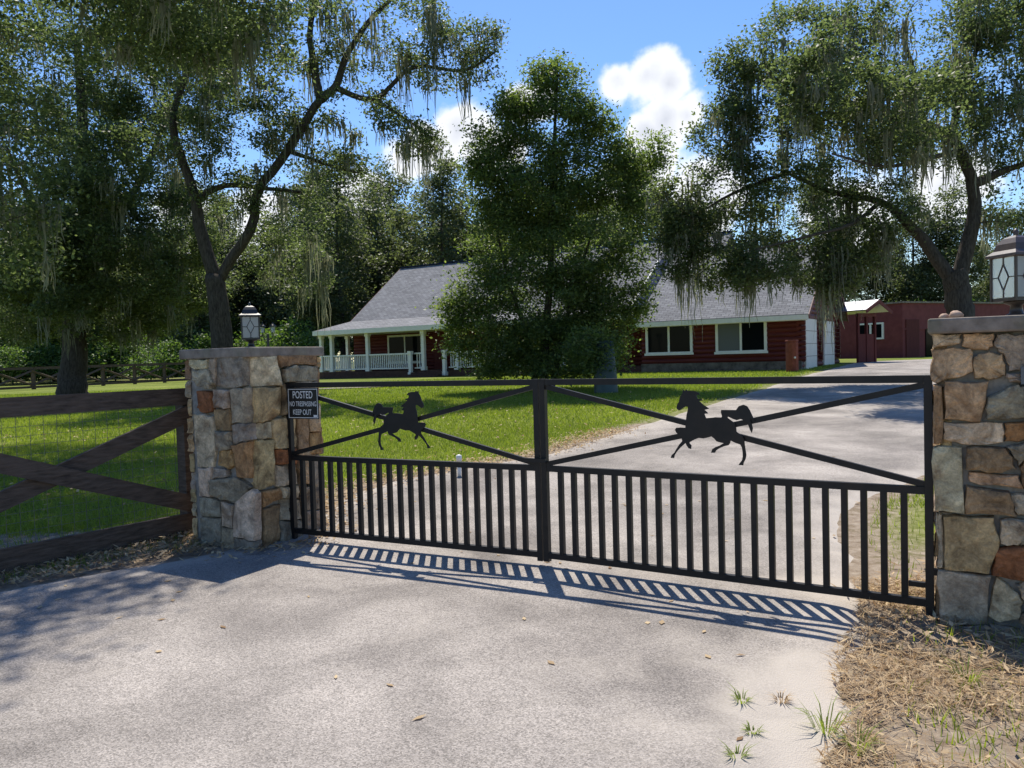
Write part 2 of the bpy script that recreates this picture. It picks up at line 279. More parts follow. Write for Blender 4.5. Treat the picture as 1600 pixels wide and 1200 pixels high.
def _drive():
    m = m_drive; b = m.node_tree.nodes['Principled BSDF']; g = nd(m, 'ShaderNodeNewGeometry'); P = g.outputs['Position']
    v = nd(m, 'ShaderNodeTexVoronoi', Scale=150); lk(m, P, v.inputs['Vector'])
    f = nd(m, 'ShaderNodeTexNoise', Scale=130, Detail=6, Roughness=.75); lk(m, P, f.inputs['Vector'])
    n = nd(m, 'ShaderNodeTexNoise', Scale=.9, Detail=7, Roughness=.6, Distortion=.5); lk(m, P, n.inputs['Vector'])
    r1 = nd(m, 'ShaderNodeValToRGB'); e = r1.color_ramp.elements; e[0].position = .33; e[0].color = (.188,.168,.150,1); e[1].position = .66; e[1].color = (.385,.345,.305,1); lk(m, n.outputs['Fac'], r1.inputs[0])
    nl = nd(m, 'ShaderNodeTexNoise', Scale=.33, Detail=5, Roughness=.65, Distortion=1.2); lk(m, P, nl.inputs['Vector'])
    s3 = nd(m, 'ShaderNodeMapRange'); s3.inputs['From Min'].default_value = .3; s3.inputs['From Max'].default_value = .7; s3.inputs['To Min'].default_value = .74; s3.inputs['To Max'].default_value = 1.18; lk(m, nl.outputs['Fac'], s3.inputs['Value'])
    bw = nd(m, 'ShaderNodeSeparateColor'); lk(m, v.outputs['Color'], bw.inputs[0])
    s1 = nd(m, 'ShaderNodeMapRange'); s1.inputs['To Min'].default_value = .62; s1.inputs['To Max'].default_value = 1.38; lk(m, bw.outputs[0], s1.inputs['Value'])
    s2 = nd(m, 'ShaderNodeMapRange'); s2.inputs['From Min'].default_value = .25; s2.inputs['From Max'].default_value = .75; s2.inputs['To Min'].default_value = .7; s2.inputs['To Max'].default_value = 1.3; lk(m, f.outputs['Fac'], s2.inputs['Value'])
    mm = nd(m, 'ShaderNodeMath', operation='MULTIPLY'); lk(m, s1.outputs[0], mm.inputs[0]); lk(m, s2.outputs[0], mm.inputs[1])
    m3 = nd(m, 'ShaderNodeMath', operation='MULTIPLY'); lk(m, mm.outputs[0], m3.inputs[0]); lk(m, s3.outputs[0], m3.inputs[1])
    sc = nd(m, 'ShaderNodeVectorMath', operation='SCALE'); lk(m, r1.outputs[0], sc.inputs[0]); lk(m, m3.outputs[0], sc.inputs['Scale'])
    # blown sand gathers towards the margins (attribute 'sand')
    a = nd(m, 'ShaderNodeAttribute', attribute_name='sand'); n4 = nd(m, 'ShaderNodeTexNoise', Scale=2.2, Detail=6, Distortion=1.0); lk(m, P, n4.inputs['Vector'])
    ad = nd(m, 'ShaderNodeMath', operation='ADD'); lk(m, a.outputs['Fac'], ad.inputs[0]); lk(m, n4.outputs['Fac'], ad.inputs[1])
    mr = nd(m, 'ShaderNodeMapRange'); mr.inputs['From Min'].default_value = .56; mr.inputs['From Max'].default_value = 1.15; mr.inputs['To Max'].default_value = .9; lk(m, ad.outputs[0], mr.inputs['Value'])
    mx = nd(m, 'ShaderNodeMixRGB'); lk(m, mr.outputs[0], mx.inputs[0]); lk(m, sc.outputs[0], mx.inputs[1]); mx.inputs[2].default_value = (.46,.41,.35,1); lk(m, mx.outputs[0], b.inputs['Base Color'])
    bp = nd(m, 'ShaderNodeBump', Strength=.5, Distance=.006); lk(m, v.outputs['Distance'], bp.inputs['Height']); lk(m, bp.outputs[0], b.inputs['Normal'])
_drive()

# ------------------------------------------------------------------ ground and driveway
YL = [(-30,-30),(0,-12),(3,-7.5),(4.5,-5.0),(5.4,-3.7),(6.07,-2.85),(6.6,-2.35),(7.3,-1.95),(8.6,-1.9),(9.2,-1.5),(9.8,-.8),(10.4,-.05),(10.9,.5),(13.63,2.24),(17.83,4.86),(20.8,6.7),(26,9.6),(30,12.1),(36,15.6),(41,18.7),(43,20)]; DEND = 39.5
YR = [(-30,6),(0,2.0),(2.4,1.15),(2.82,1.22),(3.14,1.45),(3.76,1.62),(4.18,1.98),(5.0,2.3),(6.45,2.75),(7.5,3.4),(8.5,4.5),(10,6.6),(12,9),(20,16),(30,23),(41,32),(43,33)]
def xl(y): return np.interp(y, [a for a, b in YL], [b for a, b in YL])
def xr(y): return np.interp(y, [a for a, b in YR], [b for a, b in YR])
def wob(y, s): return .035*np.sin(y*3.1+s)+.025*np.sin(y*7.3+2*s)+.012*np.sin(y*19+s)+.008*np.sin(y*37+3*s)
def axis(a, b, fine0, fine1, st, grow=1.25):
    v = list(np.arange(fine0, fine1+1e-6, st)); s = st
    while v[-1] < b: s *= grow; v.append(v[-1]+s)
    s = st
    while v[0] > a: s *= grow; v.insert(0, v[0]-s)
    return np.array(v)
gx = axis(-1200, 1200, -12, 12, .3); gy = axis(-300, 2200, -1, 30, .3)
XX, YY = np.meshgrid(gx, gy); ZZ = np.vectorize(terr)(XX, YY)
inside = (XX > xl(YY)+.75) & (XX < xr(YY)-.75) & (YY < DEND)
ZZ = ZZ - np.where(inside, .10, 0.0)
dl = np.minimum(np.abs(XX-xl(YY)), np.abs(XX-xr(YY)))
dirt = np.clip(1-dl/1.0, 0, 1)*np.where(YY < 14, 1, .5)*.9
dirt = np.maximum(dirt, np.where((XX > xr(YY)) & (YY < 7) & (YY > -5), np.clip(1.0-(YY-5)/2, 0, .95), 0))
dirt = np.maximum(dirt, np.where((XX < xl(YY)) & (YY < 7.4+.0*XX), .85*np.clip((XX+9)/4, 0, 1), 0))
dirt = np.where((YY > 56), .35, dirt)
nx, ny = len(gx), len(gy); ii = np.arange(nx*ny).reshape(ny, nx)
T = np.stack([ii[:-1,:-1].ravel(), ii[:-1,1:].ravel(), ii[1:,1:].ravel(), ii[1:,:-1].ravel()], 1)
tag(fast('ground', np.stack([XX.ravel(), YY.ravel(), ZZ.ravel()], 1), T, m_ground, attrs={'dirt': dirt.ravel()}, smooth=True), kind='structure')
dy = np.concatenate([np.arange(-30, 0, 1.0), np.arange(0, 12, .12), np.arange(12, 39.51, .4)]); NC = 60
V = []; S = []
for y in dy:
    a, b = xl(y)+wob(y, 0), xr(y)+wob(y, 2)
    for k in range(NC+1):
        f = k/NC; f = f if .12 < f < .88 else (.12*(f/.12)**1.8 if f <= .12 else 1-.12*((1-f)/.12)**1.8); x = a+(b-a)*f; e = min(x-a, b-x); V.append((x, y, terr(x, y)-.012+.032*min(1, e/.22)))
        S.append(max(0, .55-e*.8) + (.45*max(0, 1-abs(x-1.0)/.9)*max(0, 1-abs(y-3.2)/1.2)) + (.3*max(0, 1-abs(y-5.2-.5*(1.5-x))/.5) if 0 < x < 3 else 0))
i2 = np.arange(len(V)).reshape(len(dy), NC+1)
T = np.stack([i2[:-1,:-1].ravel(), i2[:-1,1:].ravel(), i2[1:,1:].ravel(), i2[1:,:-1].ravel()], 1)
tag(fast('driveway', V, T, m_drive, attrs={'sand': S}, smooth=True), kind='structure')
# pale walk to the porch steps
pv = []; 
for k in range(13):
    x = -9.2+k*.45; 
    for w in (28.6, 29.7): pv.append((x, w+.1*k*.3, terr(x, w+.1*k*.3)+.03))
tag(obj('path', pv, [(2*k, 2*k+2, 2*k+3, 2*k+1) for k in range(12)], m_concrete), kind='structure')

# ------------------------------------------------------------------ pillars
GL, GC, GR = Vector((-1.94, 6.67, 0)), Vector((.2, 5.60, 0)), Vector((2.33, 4.29, 0))
eg = (GR-GL).normalized(); ng = Vector((eg.y, -eg.x, 0))      # eg: along the gate to the right; ng: towards the road
PH, CAPH = 1.605, .085
def stone_mesh(pillar, O, eu, n, poly, colour, depth=.042):
    """one stone on a face: O origin at face's left base, eu right, n outward; poly in (u,v)"""
    c = Vector((sum(p[0] for p in poly)/len(poly), sum(p[1] for p in poly)/len(poly))); ring = []
    for i, p in enumerate(poly):
        q = poly[(i+1) % len(poly)]
        for t in (0, .25, .5, .75):
            j = .008 if t else .004
            ring.append(Vector((p[0]+(q[0]-p[0])*t + random.uniform(-j, j), p[1]+(q[1]-p[1])*t + random.uniform(-j, j))))
    ring = [c+(p-c)*(1+.005/max((p-c).length, .03)) for p in ring]
    k = len(ring); vs_ = []; dz = depth*random.uniform(.7, 1.35); tx, ty = random.uniform(-.10, .10), random.uniform(-.10, .10)
    for ins, d in ((0, -.03), (0, dz*.45), (.006, dz*.95), (.035, dz*1.06)):
        for p in ring:
            w = p-c; l = max(w.length, 1e-4); q = c + w*max(.45, (l-ins)/l)
            dd = d + (w.x*tx+w.y*ty if d > 0 else 0) + (random.uniform(-.005, .005) if d > 0 else 0)
            vs_.append(O + eu*q.x + Z*q.y + n*dd)
    vs_.append(O + eu*c.x + Z*c.y + n*(dz+random.uniform(0, .006)))
    fs = [(r*k+i, r*k+(i+1) % k, (r+1)*k+(i+1) % k, (r+1)*k+i) for r in (0, 1, 2) for i in range(k)] + [(3*k+i, 3*k+(i+1) % k, 4*k) for i in range(k)]
    o = obj('stone', vs_, fs, m_stone, pillar); o.color = (*colour, 1); return o
def uvs_from_px(O, eu, n, pts):
    out = []
    for px, py in pts:
        v = ray(px, py); e = Vector((0, 0, EYE)); t = (O-e).dot(n)/v.dot(n); p = e+v*t; out.append(((p-O).dot(eu), p.z))
    return out
PAL = {'g': (.50,.405,.29), 'w': (.72,.58,.39), 't': (.66,.46,.25), 'o': (.55,.32,.14), 'b': (.38,.25,.14), 'r': (.40,.155,.07), 'd': (.38,.32,.24)}
def jit(c): f = random.uniform(.88, 1.12); return tuple(min(.8, x*f*random.uniform(.95, 1.05)) for x in c)
def random_cells(w, h, u0=0.0, v0=0.0):
    """irregular courses filling a rectangle"""
    out = []; v = v0
    while v < h-.05:
        ch = min(random.uniform(.13, .27), h-v)
        if h-v-ch < .09: ch = h-v
        u = u0
        while u < w-.02:
            cw = min(random.uniform(.12, .32), w-u)
            if w-u-cw < .09: cw = w-u
            j = lambda: random.uniform(-.012, .012)
            if ch > .2 and random.random() < .4:
                m_ = ch*random.uniform(.4, .6)
                out.append([(u+.008, v+.008), (u+cw-.008, v+.008), (u+cw-.008, v+m_-.008+j()), (u+.008, v+m_-.008+j())])
                out.append([(u+.008, v+m_+.01), (u+cw-.008, v+m_+.01), (u+cw-.008+j(), v+ch-.008), (u+.02, v+ch-.008), (u+.008, v+ch-.03)])
            else: out.append([(u+.008, v+.008+abs(j())), (u+cw*.5, v+.006), (u+cw-.008, v+.008+abs(j())), (u+cw-.008, v+ch-.02), (u+cw-.03, v+ch-.008), (u+.008, v+ch-.008)])
            u += cw
        v += ch
    return out
def pillar(label, A, eu, inward, w, d, traced_front, traced_side, side_first, ov):
    """A: left base corner of the road face; eu: right along it; inward: away from road"""
    ctr = A + eu*(w/2) + inward*(d/2); p = thing('stone_pillar', label, 'pillar', ctr)
    MB().frame_box(A, eu, inward, Z, .012, w-.012, .012, d-.012, -.2, PH).build('mortar_core', m_mortar, p)
    nf = -inward
    for poly, col in traced_front:
        stone_mesh(p, A, eu, nf, uvs_from_px(A, eu, nf, poly) if poly[0][0] > 5 else poly, jit(PAL[col]))
    # the opening side
    O2, e2, n2 = (A+eu*w, inward, eu) if side_first == 'right' else (A+inward*d, -inward, -eu)
    for poly, col in traced_side:
        stone_mesh(p, O2, e2, n2, uvs_from_px(O2, e2, n2, poly) if poly[0][0] > 5 else poly, jit(PAL[col]))
    # the two faces turned away
    O3, e3, n3 = (A+inward*d, -inward, -eu) if side_first == 'right' else (A+eu*w, inward, eu)
    for O, e, n, ww in ((O3, e3, n3, d), (A+eu*w+inward*d, -eu, inward, w)):
        for poly in random_cells(ww, PH): stone_mesh(p, O, e, n, poly, jit(PAL[random.choice('gwttobd')]))
    cb = bmesh.new(); mbx = MB().frame_box(A, eu, inward, Z, -ov, w+ov, -ov, d+ov, PH+.001, PH+CAPH)
    vsb = [cb.verts.new(v) for v in mbx.v]
    for f in mbx.f: cb.faces.new([vsb[i] for i in f])
    bmesh.ops.bevel(cb, geom=cb.edges[:], offset=.012, segments=2, affect='EDGES', profile=.5)
    cb.verts.ensure_lookup_table(); cv = [v.co.copy() for v in cb.verts]; cf = [tuple(v.index for v in f.verts) for f in cb.faces]; cb.free()
    obj('cap_slab', cv, cf, m_concrete, p)
    return p, ctr
def zp(ox, oy, s, pts): return [(ox+x/s, oy+y/s) for x, y in pts]
inw = -ng
LW, LD = .74, .80
A_L = Vector((-2.16, 6.36, 0)) - eg*LW            # left pillar: road face runs left from its near corner
LF = [([(58,305),(150,305),(145,345),(85,352),(60,330)],'w'),([(80,358),(150,352),(185,410),(165,440),(115,432),(82,400)],'g'),([(192,298),(318,292),(322,425),(270,440),(195,428)],'d'),
 ([(100,455),(162,458),(168,545),(125,552),(100,530)],'r'),([(175,448),(250,450),(250,530),(178,530)],'g'),([(256,446),(330,440),(335,600),(260,603)],'g'),([(176,538),(250,536),(255,636),(182,632)],'b'),
 ([(92,558),(170,572),(182,680),(165,805),(96,808)],'w'),([(190,642),(255,642),(258,722),(190,732)],'g'),([(262,610),(345,606),(350,680),(262,700)],'d'),([(195,738),(262,728),(268,800),(240,815),(190,800)],'o'),
 ([(268,706),(338,690),(342,860),(285,850)],'o'),([(104,815),(165,812),(162,945),(108,942)],'w'),([(172,812),(236,820),(240,850),(172,862)],'g'),([(165,870),(280,855),(345,900),(290,970),(215,960),(168,935)],'d'),
 ([(112,950),(205,965),(205,1040),(120,1035)],'d'),([(210,968),(268,985),(268,1090),(212,1085)],'g'),([(275,972),(345,912),(370,935),(372,1150),(275,1130)],'w'),([(120,1042),(208,1046),(208,1180),(125,1170)],'d'),([(212,1092),(268,1098),(268,1200),(212,1195)],'g'),([(156,305),(188,300),(190,425),(178,400),(152,345)],'g'),([(275,1136),(372,1156),(372,1230),(275,1220)],'d')]
LS = [([(335,292),(435,290),(465,425),(338,432)],'w'),([(442,285),(635,280),(635,332),(520,325),(460,345)],'b'),([(470,352),(520,332),(637,338),(636,405),(482,412)],'d'),([(341,440),(462,435),(466,560),(405,592),(345,600)],'t'),
 ([(470,420),(540,414),(540,555),(472,565)],'b'),([(350,606),(412,598),(412,672),(353,675)],'g'),([(420,588),(530,568),(530,712),(432,722),(418,650)],'t'),([(352,684),(422,680),(438,890),(385,915),(352,912)],'t'),([(440,730),(530,722),(530,796),(444,795)],'r'),
 ([(446,803),(535,804),(538,888),(450,898)],'w'),([(545,412),(636,410),(638,560),(548,558)],'g'),([(540,568),(592,566),(594,720),(542,722)],'b'),([(598,566),(644,564),(646,640),(600,642)],'t'),([(600,650),(646,648),(650,745),(600,748)],'o'),([(375,925),(455,905),(470,950),(380,1000)],'o'),([(462,905),(545,895),(548,955),(472,955)],'w'),
 ([(470,962),(552,962),(556,1050),(470,1055)],'g'),([(380,1010),(462,985),(462,1150),(385,1180)],'b'),([(545,730),(596,730),(598,880),(548,885)],'t'),([(602,755),(652,752),(655,900),(604,905)],'g'),([(555,895),(655,908),(657,1000),(560,1010)],'d'),([(470,1062),(560,1058),(562,1160),(470,1170)],'d'),([(566,1018),(657,1008),(660,1130),(568,1150)],'g')]
pL, cL = pillar('grey and tan stone gate pillar joined by the plank fence', A_L, eg, inw, LW, LD, [(zp(280,460,3,p), c) for p, c in LF], [(zp(280,460,3,p), c) for p, c in LS], 'right', .05)
A_R = Vector((2.375, 4.245, 0)); RW, RD = .86, .80
RF = [([(62,100),(165,100),(160,130),(65,150)],'w'),([(178,98),(285,98),(285,135),(262,155),(178,145)],'t'),([(62,155),(205,152),(212,235),(130,258),(80,278),(62,265)],'t'),([(214,190),(250,170),(318,175),(330,250),(290,262),(217,258)],'t'),
 ([(108,275),(265,275),(240,418),(108,410)],'t'),([(66,290),(95,290),(98,498),(68,498)],'b'),([(105,425),(320,425),(322,495),(200,502),(105,485)],'w'),([(330,430),(425,425),(425,488),(332,490)],'o'),([(64,515),(172,515),(178,750),(76,740)],'w'),
 ([(190,515),(330,515),(370,590),(290,603),(190,595)],'b'),([(200,605),(375,615),(395,665),(200,640)],'t'),([(190,655),(345,675),(370,765),(185,755)],'b'),([(352,690),(425,685),(425,765),(375,760)],'g'),([(106,765),(285,770),(308,850),(270,975),(108,955)],'t'),
 ([(78,760),(98,760),(102,955),(82,950)],'g'),([(312,780),(420,780),(378,870),(315,865)],'w'),([(295,885),(425,870),(425,1005),(285,980)],'r'),([(85,962),(275,985),(265,1160),(92,1172)],'g'),([(298,990),(350,1030),(390,1080),(375,1140),(310,1155),(272,1130)],'w'),
 ([(370,1015),(425,1012),(425,1070),(400,1075)],'w'),([(300,100),(425,105),(425,232),(345,232),(325,170),(295,150)],'d'),([(270,330),(375,285),(425,300),(425,405),(330,412),(262,405)],'d'),([(385,590),(425,520),(425,680),(400,660)],'b'),([(340,515),(420,500),(380,580)],'d'),
 ([(388,800),(425,790),(425,862),(384,866)],'g'),([(385,1150),(425,1080),(425,1180)],'g'),([(92,1178),(265,1166),(265,1215),(95,1215)],'d'),([(275,1162),(425,1188),(425,1215),(275,1215)],'d'),([(338,245),(425,242),(425,288),(345,270)],'g')]
RFw = [(zp(1430,480,2.353,p), c) for p, c in RF]
# beyond the frame the same masonry goes on
u_end = uvs_from_px(A_R, eg, ng, [(1610, 700)])[0][0]
RFw += [(poly, random.choice('gwttob')) for poly in random_cells(RW, PH, u_end+.01)]
RS = [(poly, random.choice('gwttob')) for poly in random_cells(RD, PH)]
pR, cR = pillar('tan and brown stone gate pillar with a keypad', A_R, eg, inw, RW, RD, RFw, RS, 'left', .08)

# ------------------------------------------------------------------ lanterns
def lantern(label, c, h, w, mm, ex):
    base = Vector((c.x, c.y, PH+CAPH)); t = thing('post_lantern', label, 'lantern', base, 'lanterns on the gate pillars')
    ey = Vector((-ex.y, ex.x, 0)); k = h/.40
    MB().lathe(base, [(.045*k,0),(.045*k,.012*k),(.028*k,.02*k),(.024*k,.055*k),(.05*k,.066*k),(.05*k,.075*k)], 12).build('stem', mm, t, True)
    z0, z1 = .075*k, .275*k; a = w/2
    MB().frame_box(base, ex, ey, Z, -a, a, -a, a, z0, z0+.014*k).build('floor_plate', mm, t)
    for sx in (-1, 1):
        for sy in (-1, 1): MB().frame_box(base, ex, ey, Z, sx*a-.006, sx*a+.006, sy*a-.006, sy*a+.006, z0+.002, z1).build('corner_bar', mm, t)
    for o_, n_ in ((ex, ey), (ey, ex)):
        for s in (-1, 1):
            g = MB().frame_box(base+n_*(s*(a-.002)), o_, n_, Z, -a+.007, a-.007, -.0015, .0015, z0+.016*k, z1-.004).build('glass_pane', m_lglass, t)
            lead = MB(); m_ = (z0+z1)/2+.01; dw, dh = a*.42, (z1-z0)*.30; q = base+n_*(s*(a+.0015))
            P = [q+o_*dw+Z*m_, q+Z*(m_+dh), q-o_*dw+Z*m_, q+Z*(m_-dh)]
            for i in range(4): lead.bar(P[i], P[(i+1) % 4], .005, .004, n_)
            for pa, pb in ((P[0], q+o_*(a-.006)+Z*m_), (P[2], q-o_*(a-.006)+Z*m_), (P[1], q+Z*(z1-.004)), (P[3], q+Z*(z0+.016*k))): lead.bar(pa, pb, .005, .004, n_)
            lead.build('leading', mm, g)
    rot = math.atan2(ex.y, ex.x)+math.pi/4; q2 = math.sqrt(2)
    MB().lathe(base, [(q2*(a+.004),z1-.004),(q2*(a+.022),z1+.002),(q2*(a+.020),z1+.012*k),(q2*a*.93,z1+.030*k),(q2*a*.80,z1+.060*k),(q2*a*.55,z1+.085*k),(q2*a*.22,z1+.098*k)], 4, rot).build('roof', mm, t)
    MB().lathe(base+Z*(z1+.096*k), [(.016*k,0),(.010*k,.008*k),(.014*k,.016*k),(.009*k,.026*k),(.003*k,.034*k)], 10).build('finial', mm, t, True)
    MB().lathe(base+Z*(z0+.012), [(.018,0),(.018,.05*k),(.011,.06*k)], 10).build('bulb_socket', mm, t, True)
    return t
lantern('small black lantern with leaded diamond panes on the grey stone pillar', cL+eg*(.03)-inw*.05, .40, .145, m_lampmetal, Vector((.948,.319,0)).normalized())
lantern('bronze lantern with leaded diamond panes on the tan stone pillar', A_R+eg*.36+inw*.42, .50, .17, m_bronze, Vector((.98,.2,0)).normalized())
# two pebbles at the end of the right cap, keypad on its face
for k, (du, dd, s) in enumerate(((.0, .05, .026), (.055, .02, .036))):
    b_ = A_R + eg*du + inw*dd + Z*(PH+CAPH-.004); mb = MB().lathe(b_, [(s*.5,0),(s*.95,s*.25),(s,s*.6),(s*.7,s*1.05),(s*.25,s*1.25)], 9)
    mb.v = [(v[0]+random.uniform(-.004,.004), v[1]+random.uniform(-.004,.004), v[2]) for v in mb.v]
    tag(mb.build('pebble', m_tan, None, True), ['smaller tan pebble lying on the end of the pillar cap', 'bigger tan pebble lying on the end of the pillar cap'][k], 'pebble', 'pebbles on the pillar cap')
kb = A_R + eg*.375 + ng*.035; kp = thing('keypad', 'grey and white keypad box fixed to the tan stone pillar', 'keypad', kb+Z*1.2)
MB().frame_box(kb, eg, ng, Z, -.03, .09, 0, .035, 1.33, 1.42).build('mount_plate', m_screen, kp)
MB().frame_box(kb, eg, ng, Z, -.005, .1, 0, .06, 1.12, 1.328).build('housing', m_pvc, kp)
MB().frame_box(kb, eg, ng, Z, .02, .08, .06, .064, 1.16, 1.29).build('button_panel', m_lampmetal, kp)

# ------------------------------------------------------------------ gate
HORSE = [(250,370),(262,400),(290,412),(320,400),(350,375),(385,358),(415,362),(415,400),(395,470),(385,540),(378,600),(372,655),(300,652),(240,658),(222,685),(240,725),(285,765),(312,792),(325,840),(280,890),(235,960),(205,1010),(165,1045),(150,1085),(200,1085),(212,1040),(250,985),(300,930),(372,868),(385,900),(415,940),(450,948),(455,895),(428,870),(430,855),(500,815),(560,790),(630,795),(690,780),(740,765),(775,790),(810,830),(860,843),(905,850),(850,885),(790,910),(745,940),(730,990),(785,985),(800,955),(850,920),(920,890),(970,878),(995,845),(1000,812),(1060,840),(1130,862),(1150,900),(1158,960),(1160,1020),(1150,1070),(1120,1110),(1100,1140),(1165,1140),(1170,1105),(1195,1060),(1208,1000),(1200,940),(1190,870),(1185,810),(1160,750),(1110,710),(1082,690),(1080,640),(1062,580),(1030,552),(965,505),(970,488),(1040,520),(1090,535),(1140,518),(1180,532),(1225,560),(1245,610),(1262,660),(1285,705),(1300,640),(1290,590),(1265,525),(1275,505),(1305,550),(1325,550),(1300,480),(1265,400),(1230,345),(1180,325),(1120,345),(1080,398),(950,398),(880,400),(875,430),(890,485),(880,502),(800,500),(740,508),(670,515),(655,480),(648,455),(700,450),(680,425),(650,402),(715,385),(690,365),(640,335),(600,300),(575,280),(635,270),(600,255),(555,245),(538,215),(550,195),(590,190),(560,160),(510,142),(450,140),(415,140),(395,115),(380,145),(350,120),(345,165),(310,215),(290,290),(262,330)]
GT, GM, GB = 1.38, .735, .08
def gate_leaf(label, hinge, meet, npk, catch):
    e = (meet-hinge).normalized(); Wd = (meet-hinge).length - .006; n = Vector((e.y, -e.x, 0))
    if n.y > 0: n = -n
    g = thing('gate_leaf', label, 'gate', hinge, 'leaves of the black driveway gate'); P = lambda u, v: hinge + e*u + Z*v
    s = .042; tb = .042
    MB().bar(P(s/2, .03), P(s/2, GT), s, s, n).build('hinge_stile', m_gate, g)
    MB().bar(P(Wd-s/2, .055), P(Wd-s/2, GT+.002), s, s, n).build('meeting_stile', m_gate, g)
    for nm, v in (('top_rail', GT-tb/2), ('middle_rail', GM), ('bottom_rail', GB+tb/2)):
        MB().bar(P(s+.001, v), P(Wd-s-.001, v), tb, tb-.004, n).build(nm, m_gate, g)
    v0, v1 = GM+tb/2+.012, GT-tb-.012
    for a, b, off in (((s, v1), (Wd-s, v0), .006), ((s, v0), (Wd-s, v1), -.006)):
        MB().bar(P(*a)+n*off, P(*b)+n*off, .035, .028, n).build('brace', m_gate, g)
    pit = (Wd-2*s)/(npk+1.0)
    for k in range(npk):
        u = s+pit*(k+1); MB().bar(P(u, GB+tb+.001), P(u, GM-tb/2-.001), .035, .034, n).build('picket', m_gate, g)
    if catch: MB().bar(P(s+.001, .20), P(s+pit-.02, .20), .028, .028, n).build('catch_bar', m_gate, g)
    for v in (.28, 1.2): MB().bar(P(-.05, v), P(.0, v), .035, .035, n).build('hinge', m_gate, g)
    # the cut-out horse
    uc, vc, sc = Wd/2, (v0+v1)/2, 2150.0; off = n*.026; th = n*.006
    pts = [P(uc-(x-720)/sc, vc-(y-675)/sc)+off for x, y in HORSE]; k = len(pts)
    tri = tessellate_polygon([[Vector((x, -y, 0)) for x, y in HORSE]])
    hv = [p+th for p in pts]+pts; hf = [tuple(f) for f in tri]+[tuple(reversed([i+k for i in f])) for f in tri]+[(i, i+k, (i+1) % k+k, (i+1) % k) for i in range(k)]
    h = obj('horse_silhouette', hv, hf, m_gate, g); return g, e, n, P
gl_, eL, nL, PLf = gate_leaf('black steel gate leaf carrying the warning sign', GL, GC, 22, False)
MB().bar(PLf((GC-GL).length-.12, GM+.06)+nL*.04, PLf((GC-GL).length+.05, GM+.06)+nL*.04, .03, .02, nL).build('latch_bolt', m_gate, gl_)
gr_, eR, nR, PRf = gate_leaf('black steel gate leaf hung beside the pillar with the keypad', GR, GC, 22, True)
# the sign
sw, sh = .335, .262; u0 = .035; vtop = GT-.045
sg = thing('warning_sign', 'black POSTED NO TRESPASSING KEEP OUT sign on the gate', 'sign', PLf(u0+sw/2, vtop-sh/2)+nL*.034)
O = PLf(u0, vtop-sh)+nL*.0305
MB().frame_box(O, eL, nL, Z, 0, sw, 0, .004, 0, sh).build('plate', m_signblack, sg)
bd = MB(); i_ = .008
for x0, x1, y0, y1 in ((i_, sw-i_, i_, i_+.005), (i_, sw-i_, sh-i_-.005, sh-i_), (i_, i_+.005, i_+.005, sh-i_-.005), (sw-i_-.005, sw-i_, i_+.005, sh-i_-.005)): bd.frame_box(O, eL, nL, Z, x0, x1, .004, .0055, y0, y1)
bd.build('border', m_signwhite, sg)
MB().frame_box(O, eL, nL, Z, sw-.055, sw-.018, .004, .0058, .017, .034).build('sticker', m_signwhite, sg)
def text(name, s, cx, cy, width, height, parent):
    cu = bpy.data.curves.new(name, 'FONT'); cu.body = s; cu.align_x = 'CENTER'; cu.align_y = 'CENTER'; cu.offset = .006; cu.size = 1
    to = bpy.data.objects.new(name, cu); C.objects.link(to); bpy.context.view_layer.update()
    dg = bpy.context.evaluated_depsgraph_get(); me = bpy.data.meshes.new_from_object(to.evaluated_get(dg)); bpy.data.objects.remove(to)
    co = [v.co.copy() for v in me.vertices]; xs = [c.x for c in co]; ys = [c.y for c in co]; mx_, my_ = (min(xs)+max(xs))/2, (min(ys)+max(ys))/2
    kx, ky = width/(max(xs)-min(xs)), height/(max(ys)-min(ys))
    vs_ = [O + eL*(cx+(c.x-mx_)*kx) + Z*(cy+(c.y-my_)*ky) + nL*.0056 for c in co]; fs = [tuple(p.vertices) for p in me.polygons]; bpy.data.meshes.remove(me)
    return obj(name, vs_, fs, m_signwhite, parent)
text('lettering', 'POSTED', sw/2, .205, .215, .062, sg); text('lettering', 'NO TRESPASSING', sw/2, .128, .29, .042, sg); text('lettering', 'KEEP OUT', sw/2-.01, .058, .20, .046, sg)

# ------------------------------------------------------------------ near plank fence
fd = Vector((-.60, -.80, 0)).normalized(); F0 = Vector((-2.93, 7.2, 0)); fn = Vector((-fd.y, fd.x, 0))
if fn.y > 0: fn = -fn
nf = thing('plank_fence', 'dark brown plank fence with crossed boards and wire mesh beside the pillar', 'fence', F0); PF = lambda u, v, o=0: F0+fd*u+Z*v+fn*o
span = 2.35
for k in range(3):
    u = .12+span*k; MB().bar(PF(u, -.2), PF(u, 1.22), .13, .13, fn).build('post', m_fence, nf)
    if k == 2: break
    a, b = u+.0, u+span
    MB().bar(PF(a-.1, 1.275, .09), PF(b-.003, 1.275, .09), .15, .045, fn).build('top_board', m_fence, nf)
    MB().bar(PF(a-.05, .12, .09), PF(b-.003, .12, .09), .19, .04, fn).build('bottom_board', m_fence, nf)
    MB().bar(PF(a, 1.13, .085), PF(b, .29, .085), .145, .04, fn).build('cross_board', m_fence, nf)
    MB().bar(PF(a, .28, .128), PF(b, 1.15, .128), .145, .04, fn).build('cross_board', m_fence, nf)
wm = MB()
for k in range(int(5.5/.1)): u = .1+k*.1; wm.bar(PF(u, .05, -.075), PF(u, 1.2, -.075), .0028, .0028, fn)
for k in range(16): v = .06+k*.075; wm.bar(PF(.05, v, -.078), PF(5.6, v, -.078), .0028, .0028, fn)
wm.build('wire_mesh', m_wire, nf)

